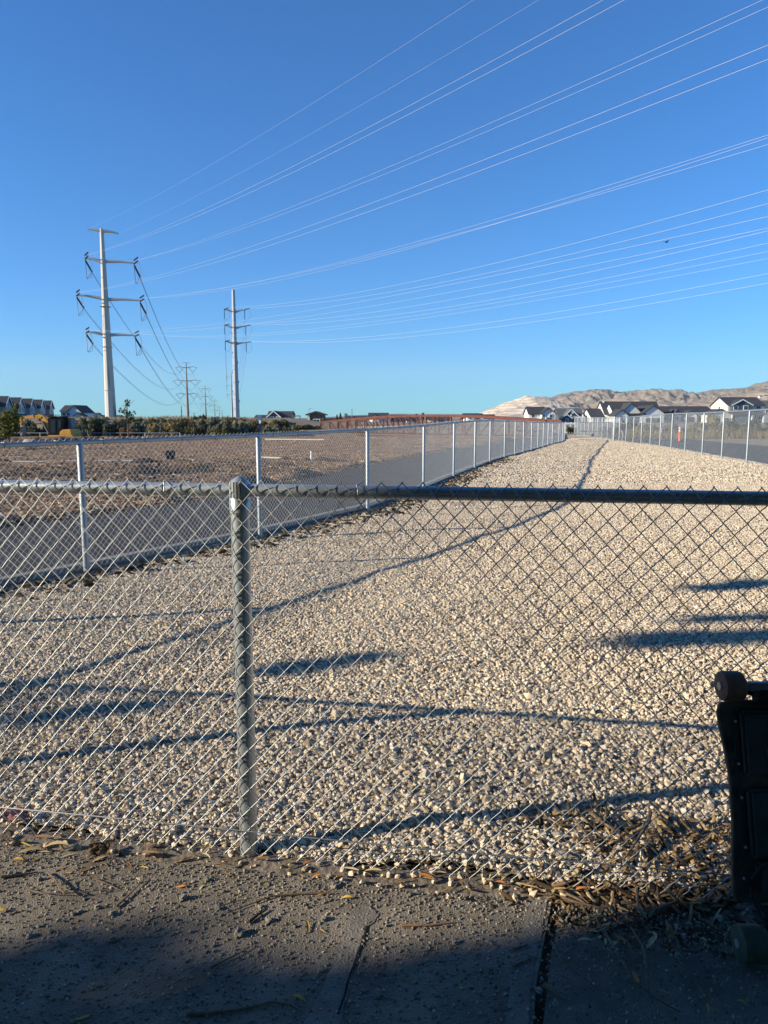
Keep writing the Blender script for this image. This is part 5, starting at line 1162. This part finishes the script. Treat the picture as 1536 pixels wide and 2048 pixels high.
for l, wm, nm_, wr in ((.006, m_green, 'rear', .047), (.674, m_amber, 'front', .042)):
    tr = MB(); tr.bar(bp(-.075, l, .0), bp(.075, l, .0), .024, .022); h_ = tr.build('truck', M['conddark'], sb, bevel=.004)
    mb = MB(); s_ = 1 if l < .3 else -1; mb.prism([bp(-.03, l + s_ * .02, -.03), bp(.03, l + s_ * .02, -.03), bp(.022, l, .006), bp(-.022, l, .006)], ax * (s_ * .035)); mb.build('truck_base', M['greysid'] if l < .3 else M['black'], sb, bevel=.003)
    bbox('mount_plate', -.04, .04, l - .028 if l > .3 else l + .02, l + .0 if l > .3 else l + .085, -.034, -.026, M['black'], .002)
    for sx in (-1, 1):
        c = bp(sx * (.098 if l < .3 else .100), l, .0); hw = .034 if l < .3 else .030; R0 = wr
        w_ = MB().lathe([(.010, -hw), (R0 * .84, -hw), (R0 * .95, -hw * .9), (R0, -hw * .62), (R0, hw * .62), (R0 * .95, hw * .9), (R0 * .84, hw), (.010, hw), (.010, -hw)], (0, 0, 0), axis='x', k=32).build('wheel', wm, sb, smooth=True); w_.location = c
        MB().lathe([(0, sx * (hw - .004)), (.012, sx * (hw - .004)), (.012, sx * (hw + .003)), (0, sx * (hw + .003))], (0, 0, 0), axis='x', k=16).build('hub', M['galv'], w_, smooth=True)
    for bx in (-.028, .028):
        mb = MB(); mb.lathe([(0, 0), (.007, 0), (.007, .006), (0, .006)], (0, 0, 0), axis='y', k=8); o = mb.build('bolt', M['galv'], sb); o.location = bp(bx, l + (.05 if l < .3 else -.012), -.018)

# ------------------------------------------------------------------ small things on the ground
LC = dict(y=mat('yellow_leaf', (.55, .36, .07), rough=.6, var=.25, scale=60, objrand=.3), o=mat('orange_leaf', (.50, .20, .05), rough=.6, var=.25, scale=60, objrand=.3), b=mat('brown_leaf', (.27, .16, .075), rough=.75, var=.3, scale=40, objrand=.3), g=mat('grey_green_leaf_dry', (.20, .22, .13), rough=.7, var=.25, scale=40, objrand=.3), t=mat('tan_leaf', (.48, .36, .19), rough=.7, var=.2, scale=40, objrand=.3))
def leaf_me(seed, m, wide=.24):
    r2 = random.Random(seed); n_ = 9; V = []; F = []; bend = r2.uniform(-.5, .9); curl = r2.uniform(.2, .9); tw = r2.uniform(-.6, .6)
    for i in range(n_):
        t = i / (n_ - 1); wd = wide * math.sin(math.pi * min(1, t * .92 + .06)) ** .8; x = t - .5
        z = bend * .35 * (.25 - x * x) ; y = .06 * math.sin(t * 3 + seed)
        for k in (-1, 0, 1):
            V.append((x, y + k * wd / 2, z + abs(k) * wd * curl * .5 + k * tw * .1 * x + .03))
    for i in range(n_ - 1):
        for k in range(2): a = i * 3 + k; F.append((a, a + 1, a + 4, a + 3))
    me = npmesh('fallen_leaf', np.array(V), np.array(F), [m], smooth=True); return me
LME = {c: [leaf_me(s + hash_, LC[c], wd) for s, wd in ((1, .24), (2, .3), (3, .2))] for hash_, c in enumerate('yobgt')}
def place(u, v):
    x_ = 'at the far left' if u < 150 else 'left of the near post' if u < 420 else 'below the near post' if u < 600 else 'by the pale concrete patch' if u < 800 else 'between patch and slab gap' if u < 1040 else 'by the slab gap' if u < 1150 else 'on the right slab' if u < 1330 else 'near the skateboard'
    y_ = 'along the fence foot' if v < 1740 + max(0, u - 700) * .06 else 'higher' if v < 1830 else 'in the pavement middle' if v < 1930 else 'at the bottom of the photo'
    return y_ + ' ' + x_
def leaf(u, v, Lpx, c, rz, label=None, z=.004, group='fallen leaves on the foreground pavement', k=0):
    p = gp(u, v, z); ln = Lpx / FPX * p.length * 1.05
    o = link('fallen_leaf', LME[c][k % 3]); o.location = p; o.scale = (ln, ln, ln); o.rotation_euler = (random.uniform(-.15, .15), random.uniform(-.12, .12), rz)
    cn = dict(y='yellow', o='orange', b='dry brown', g='greyish green', t='pale tan')
    sz = 'small ' if Lpx < 17 else 'long ' if Lpx > 29 else ''
    lb = label or '%s%s %sleaf %s' % (sz, cn[c], 'withered ' if 'weed' in group else 'fallen ', place(u, v))
    tag(o, lb, 'leaf', group); return o
LV = [(529, 1768, 22, 'y', 1.3), (363, 1773, 20, 'o', .2), (614, 1853, 32, 'y', 1.8, 'bright yellow curled leaf with long shadow, in the sunlit middle of the pavement'), (643, 1862, 16, 'y', -.5), (697, 1797, 24, 'y', .1), (570, 1730, 28, 'g', .3), (619, 1727, 26, 'o', .4), (525, 1717, 34, 'b', -.2), (700, 1739, 40, 't', -.3), (746, 1743, 36, 't', -.1), (600, 1998, 30, 'y', -.4), (594, 1780, 10, 'y', .6),
      (91, 1675, 44, 'b', -.1), (112, 1696, 46, 't', .1), (53, 1690, 28, 'y', -.4), (135, 1747, 14, 'y', .3), (211, 1813, 12, 'o', .8), (260, 1730, 22, 'o', -1.0), (180, 1879, 12, 'o', .6), (5, 1822, 22, 'y', .5), (165, 2035, 30, 'y', .5), (60, 1703, 40, 't', .2),
      (853, 1752, 32, 'o', -.3), (825, 1961, 22, 'o', -.5), (1019, 1930, 14, 'y', 1.2), (922, 1977, 12, 'y', -.9), (995, 1981, 14, 'y', .9), (849, 1900, 24, 'g', .0), (1269, 1956, 36, 'o', 1.55, 'single upright-pointing orange brown leaf in the shade near the weed stems'), (1330, 1983, 20, 'y', -.5), (1416, 2015, 22, 'y', 1.4), (1486, 2007, 20, 'y', -.6), (1360, 1943, 22, 'b', -.5), (1130, 1955, 20, 'b', -.3), (1135, 1975, 18, 'g', .2), (1150, 2020, 26, 'g', -.7), (640, 1790, 14, 'y', .4), (480, 1690, 30, 'b', .3), (880, 1745, 26, 't', -.2), (300, 1690, 30, 'b', .1), (420, 1700, 26, 't', .5), (930, 1762, 24, 'b', .2), (1005, 1770, 30, 'o', -.6)]
for i, q in enumerate(LV): leaf(q[0], q[1], q[2], q[3], q[4], q[5] if len(q) > 5 else None, k=i)
for i in range(42):
    u = rs.uniform(0, 1440); v = rs.uniform(1690, 1730) + (u / 1440) * 70
    leaf(u, v, rs.uniform(14, 32), rs.choice('obtbty'), rs.uniform(-.8, .8), k=i, z=.002, label=None)
# leaves out on the gravel
GLV = [(990, 1382, 20, 'y', .5), (297, 1372, 16, 'o', .4), (358, 1412, 14, 'o', 1.0), (785, 1465, 18, 'o', .3), (240, 1580, 14, 'y', .6), (540, 1460, 10, 'y', .2), (320, 1636, 20, 'b', .3), (748, 1535, 16, 'o', 1), (590, 1385, 18, 'o', .2)]
for i, q in enumerate(GLV):
    o = leaf(q[0], q[1], q[2], q[3], q[4], z=.012, k=i); tag(o, '%s leaf lying out on the gravel behind the fence' % dict(y='yellow', o='orange', b='brown')[q[3]], 'leaf', 'leaves on the gravel')
# large crumpled leaf and red wrapper
def crumple(name, w_, h_, seed, m, n=9, amp=.03):
    V = []; 
    for j in range(n):
        for i in range(n):
            x, y = (i / (n - 1) - .5) * w_, (j / (n - 1) - .5) * h_; q = Vector((i * .55, j * .55, seed)); e = 1 - .25 * abs(mnoise.noise(Vector((i * .9, j * .9, seed + 5))))
            V.append((x * e, y * e, amp * (.8 + mnoise.noise(q) * 1.2 + .5 * mnoise.noise(q * 2.3))))
    i = np.arange(n * n).reshape(n, n); F = np.stack([i[:-1, :-1], i[:-1, 1:], i[1:, 1:], i[1:, :-1]], -1).reshape(-1, 4); return link(name, npmesh(name, np.array(V), F, m))
o = crumple('fallen_leaf', .068, .05, 3, [LC['b']], amp=.016); p = gp(199, 1706); o.location = (p.x, p.y, .005); o.rotation_euler = (.35, .1, .4); tag(o, 'large crumpled brown leaf at the fence foot, left of the post', 'leaf')
m_red = mat('red_wrapper_foil', (.42, .06, .045), rough=.4, color2=(.62, .42, .38), scale=40); o = crumple('candy_wrapper', .085, .05, 8, [m_red], amp=.022); p = gp(32, 1640); o.location = (p.x, p.y, .01); o.rotation_euler = (.4, .1, .5); tag(o, 'crumpled red and pink wrapper on the gravel at the left edge', 'wrapper')
# pebbles on the slab
SME = [MB().blob((0, 0, .35), .5, s, .5, 2, (1.1, .85, .75)).build('pebble', M['stone']) for s in range(4)]
SD = [s.data for s in SME]
for s in SME: bpy.data.objects.remove(s)
PB = [(477, 1871, 22), (367, 1799, 16), (435, 1819, 13), (537, 1843, 14), (668, 1775, 16), (647, 1840, 14), (756, 1993, 20), (642, 1944, 14), (223, 1830, 12), (226, 1882, 16), (128, 1889, 13), (59, 1874, 12), (186, 1976, 14), (195, 1817, 12), (350, 1842, 9), (445, 1785, 9), (380, 1865, 9), (415, 1762, 12), (428, 1893, 9), (520, 1815, 10), (590, 1855, 8), (540, 1875, 8), (145, 1830, 10), (160, 1825, 9), (100, 1865, 9), (910, 1888, 12), (895, 1730, 14), (980, 1938, 10), (1078, 1985, 16), (1355, 1915, 14), (1237, 1998, 14), (1440, 1840, 14), (1110, 2010, 14), (700, 1880, 8), (820, 1790, 10), (870, 1800, 8), (20, 1752, 12), (80, 1760, 10), (560, 1800, 8), (610, 1810, 7), (490, 1745, 10)]
for i, (u, v, s) in enumerate(PB):
    p = gp(u, v, 0); o = link('pebble', SD[i % 4]); ln = s / FPX * p.length; o.location = (p.x, p.y, -.001); o.scale = (ln, ln, ln); o.rotation_euler = (0, 0, rs.uniform(0, 6)); tag(o, ('%s loose pebble %s' % ('large' if s > 14 else 'medium' if s > 9 else 'small', place(u, v))) if i else 'largest pebble on the sunlit pavement, casting a long shadow', 'pebble', 'loose pebbles on the pavement')
for i in range(70):
    u = rs.uniform(0, 1430); v = rs.uniform(1735, 2040); p = gp(u, v, 0); s = rs.uniform(4, 9); o = link('pebble', SD[i % 4]); ln = s / FPX * p.length; o.location = (p.x, p.y, -.001); o.scale = (ln, ln, ln); o.rotation_euler = (0, 0, rs.uniform(0, 6)); tag(o, '%s loose pebble %s' % ('little' if s > 6.5 else 'tiny', place(u, v)), 'pebble', 'loose pebbles on the pavement')
# twigs
def twig(pix, r, label, z=.006, m=None, lift=0):
    P = [gp(u, v, z) + Vector((0, 0, lift * math.sin(math.pi * i / max(1, len(pix) - 1)))) for i, (u, v) in enumerate(pix)]; n_ = len(P); o = MB().tube([q - P[0] for q in P], [r * (1 - .6 * i / (n_ - 1)) for i in range(n_)], 6).build('twig', m or M['twig'], None, smooth=True); o.location = P[0]; tag(o, label, 'twig')
twig([(661, 1786), (600, 1787), (545, 1792), (500, 1808), (453, 1826)], .0035, 'longest thin twig on the sunlit pavement below the post')
twig([(430, 1815), (470, 1803), (520, 1794)], .002, 'thin twig just above the longest sunlit twig')
twig([(498, 1844), (515, 1830), (535, 1818)], .005, 'short thick dark twig in the sunlit pavement middle', m=M['rubber'])
twig([(420, 1936), (450, 1920), (475, 1908), (500, 1893)], .003, 'twig slanting at the shade edge in the pavement middle')
twig([(373, 2028), (440, 2024), (495, 2017), (530, 2006), (547, 2004), (580, 2010), (603, 2022)], .0045, 'long bent stick in the shade at the bottom of the pavement')
twig([(3, 1754), (40, 1750), (76, 1744)], .005, 'short blackish stick at the left edge of the pavement', m=M['rubber'])
twig([(232, 1813), (262, 1786), (292, 1755)], .0035, 'straight twig slanting up right on the left pavement')
twig([(52, 1778), (85, 1790), (118, 1793), (150, 1792), (200, 1785), (232, 1779)], .002, 'long wiry stem loop on the left pavement', lift=.012)
twig([(95, 1745), (112, 1765), (120, 1785), (130, 1796), (148, 1794), (122, 1780), (133, 1765), (155, 1757)], .0025, 'curled wiry stem on the left pavement', lift=.015)
twig([(185, 1757), (210, 1765), (235, 1778)], .002, 'short wiry stem right of the curled stem')
twig([(803, 1851), (860, 1850), (912, 1843)], .004, 'smooth tan stick at the shade edge right of the concrete patch', m=LC['b'])
twig([(1027, 1899), (1045, 1893), (1057, 1888)], .003, 'small dark twig left of the slab gap')
twig([(1025, 1933), (1050, 1922), (1070, 1912)], .003, 'second small dark twig left of the slab gap')
twig([(1194, 1840), (1215, 1885), (1236, 1930), (1270, 1984), (1310, 2010), (1360, 2024)], .004, 'dry weed stem with withered leaves, left of two on the shaded right slab', lift=.03)
twig([(1262, 1855), (1284, 1905), (1292, 1950), (1296, 1993), (1316, 2044)], .004, 'dry weed stem with withered leaves, right of two on the shaded right slab', lift=.03)
twig([(1103, 1882), (1112, 1905), (1117, 1922), (1150, 1950), (1194, 1976)], .0025, 'thin forked stem beside the slab gap', lift=.012)
twig([(1350, 1925), (1390, 1965), (1428, 2006)], .003, 'straight thin twig below the skateboard wheel')
twig([(1301, 1624), (1296, 1658), (1270, 1700), (1246, 1722)], .0075, 'forked grey branch on the gravel behind the fence at right', z=.03, lift=.03)
twig([(1272, 1770), (1276, 1810), (1288, 1845)], .005, 'bent grey stick crossing under the fence at right', z=.01)
twig([(1300, 1826), (1352, 1804)], .013, 'short dark log piece at the fence foot near the skateboard')
twig([(1110, 1790), (1150, 1803), (1200, 1815)], .004, 'pale twig at the fence foot right of the slab gap')
twig([(1118, 1780), (1160, 1800), (1170, 1806)], .005, 'short barkless twig at the fence foot right of the slab gap')
twig([(1150, 1640), (1170, 1665), (1190, 1700)], .006, 'reddish stick on the gravel behind the fence right of the bone-pale stone', z=.025)
twig([(1180, 1625), (1210, 1648), (1230, 1660)], .007, 'thick brown stick on the gravel behind the fence at right', z=.025)
twig([(1320, 1840), (1420, 1858), (1470, 1865)], .0025, 'thin wiry twig below the fence beside the skateboard')
twig([(1089, 1969), (1125, 1998)], .009, 'splintered flat wood piece on the shaded slab right of the gap')
twig([(940, 1690), (932, 1740), (930, 1785)], .0018, 'thin reddish dry stalk at the fence foot centre', z=.03)
for (u, v), s, lb in (((1128, 1712), .058, 'long bone-pale stone on the gravel behind the fence at right'), ((1120, 1672), .05, 'rough pale stone above the long bone-pale stone'), ((505, 1690), .02, 'pale stone at the foot of the near post')):
    p = gp(u, v, 0); o = MB().blob((0, 0, .25), .5, 31, .35, 2, (1.5, .55, .5)).build('stone', M['stone'], None); o.location = (p.x, p.y, -.01); o.scale = (s, s, s); o.rotation_euler = (0, 0, -.5); tag(o, lb, 'stone')
# withered leaves on the weed stems, bark pieces by the fence foot
for i in range(16):
    u = rs.uniform(1170, 1310); v = rs.uniform(1815, 1905); leaf(u, v, rs.uniform(18, 40), rs.choice('ggbt'), rs.uniform(-3, 3), z=.012 + rs.random() * .02, k=i, group='withered leaves around the weed stems')
bme = []
for s in range(5):
    mb = MB(); r2 = random.Random(s); mb.box((0, 0, .03), (1, r2.uniform(.22, .4), r2.uniform(.06, .12)), taper=.8); bme.append(mb)
bd_ = None; BD = []
for mb in bme:
    o = mb.build('bark_piece', M['bark'], None, bevel=.03); BD.append(o.data); bpy.data.objects.remove(o)
for i in range(150):
    u = 1060 + 380 * rs.random() ** .8; v = rs.uniform(1650, 1800) + (u - 1060) * .06
    if rs.random() > (u - 960) / 420: continue
    p = gp(u, v, .012); ln = rs.uniform(.018, .055); o = link('bark_piece', BD[i % 5]); o.location = (p.x, p.y, (.0 if p.y < fy(p.x) - .1 else -.005) + rs.uniform(0, .012)); o.scale = (ln, ln, ln); o.rotation_euler = (rs.uniform(-.3, .3), rs.uniform(-.3, .3), rs.uniform(0, 6)); tag(o, '%s bark splinter %s the fence, %s' % ('long' if ln > .042 else 'small' if ln < .03 else 'mid-sized', 'behind' if p.y > fy(p.x) else 'in front of', 'beside the skateboard' if u > 1330 else 'left of the weed stems' if u < 1180 else 'behind the weed stems'), 'bark', 'bark pieces at the fence foot')

# ------------------------------------------------------------------ air
hm = bpy.data.materials.new('haze_air'); hm.use_nodes = True; t = hm.node_tree; t.nodes.clear(); ou = t.nodes.new('ShaderNodeOutputMaterial'); vo = t.nodes.new('ShaderNodeVolumePrincipled')
vo.inputs['Color'].default_value = (.86, .92, 1.0, 1); vo.inputs['Density'].default_value = .000040; vo.inputs['Anisotropy'].default_value = .0; t.links.new(vo.outputs[0], ou.inputs['Volume'])
tag(MB().box((0, 6900, 449), (19000, 14400, 904)).build('haze', hm), kind='stuff')
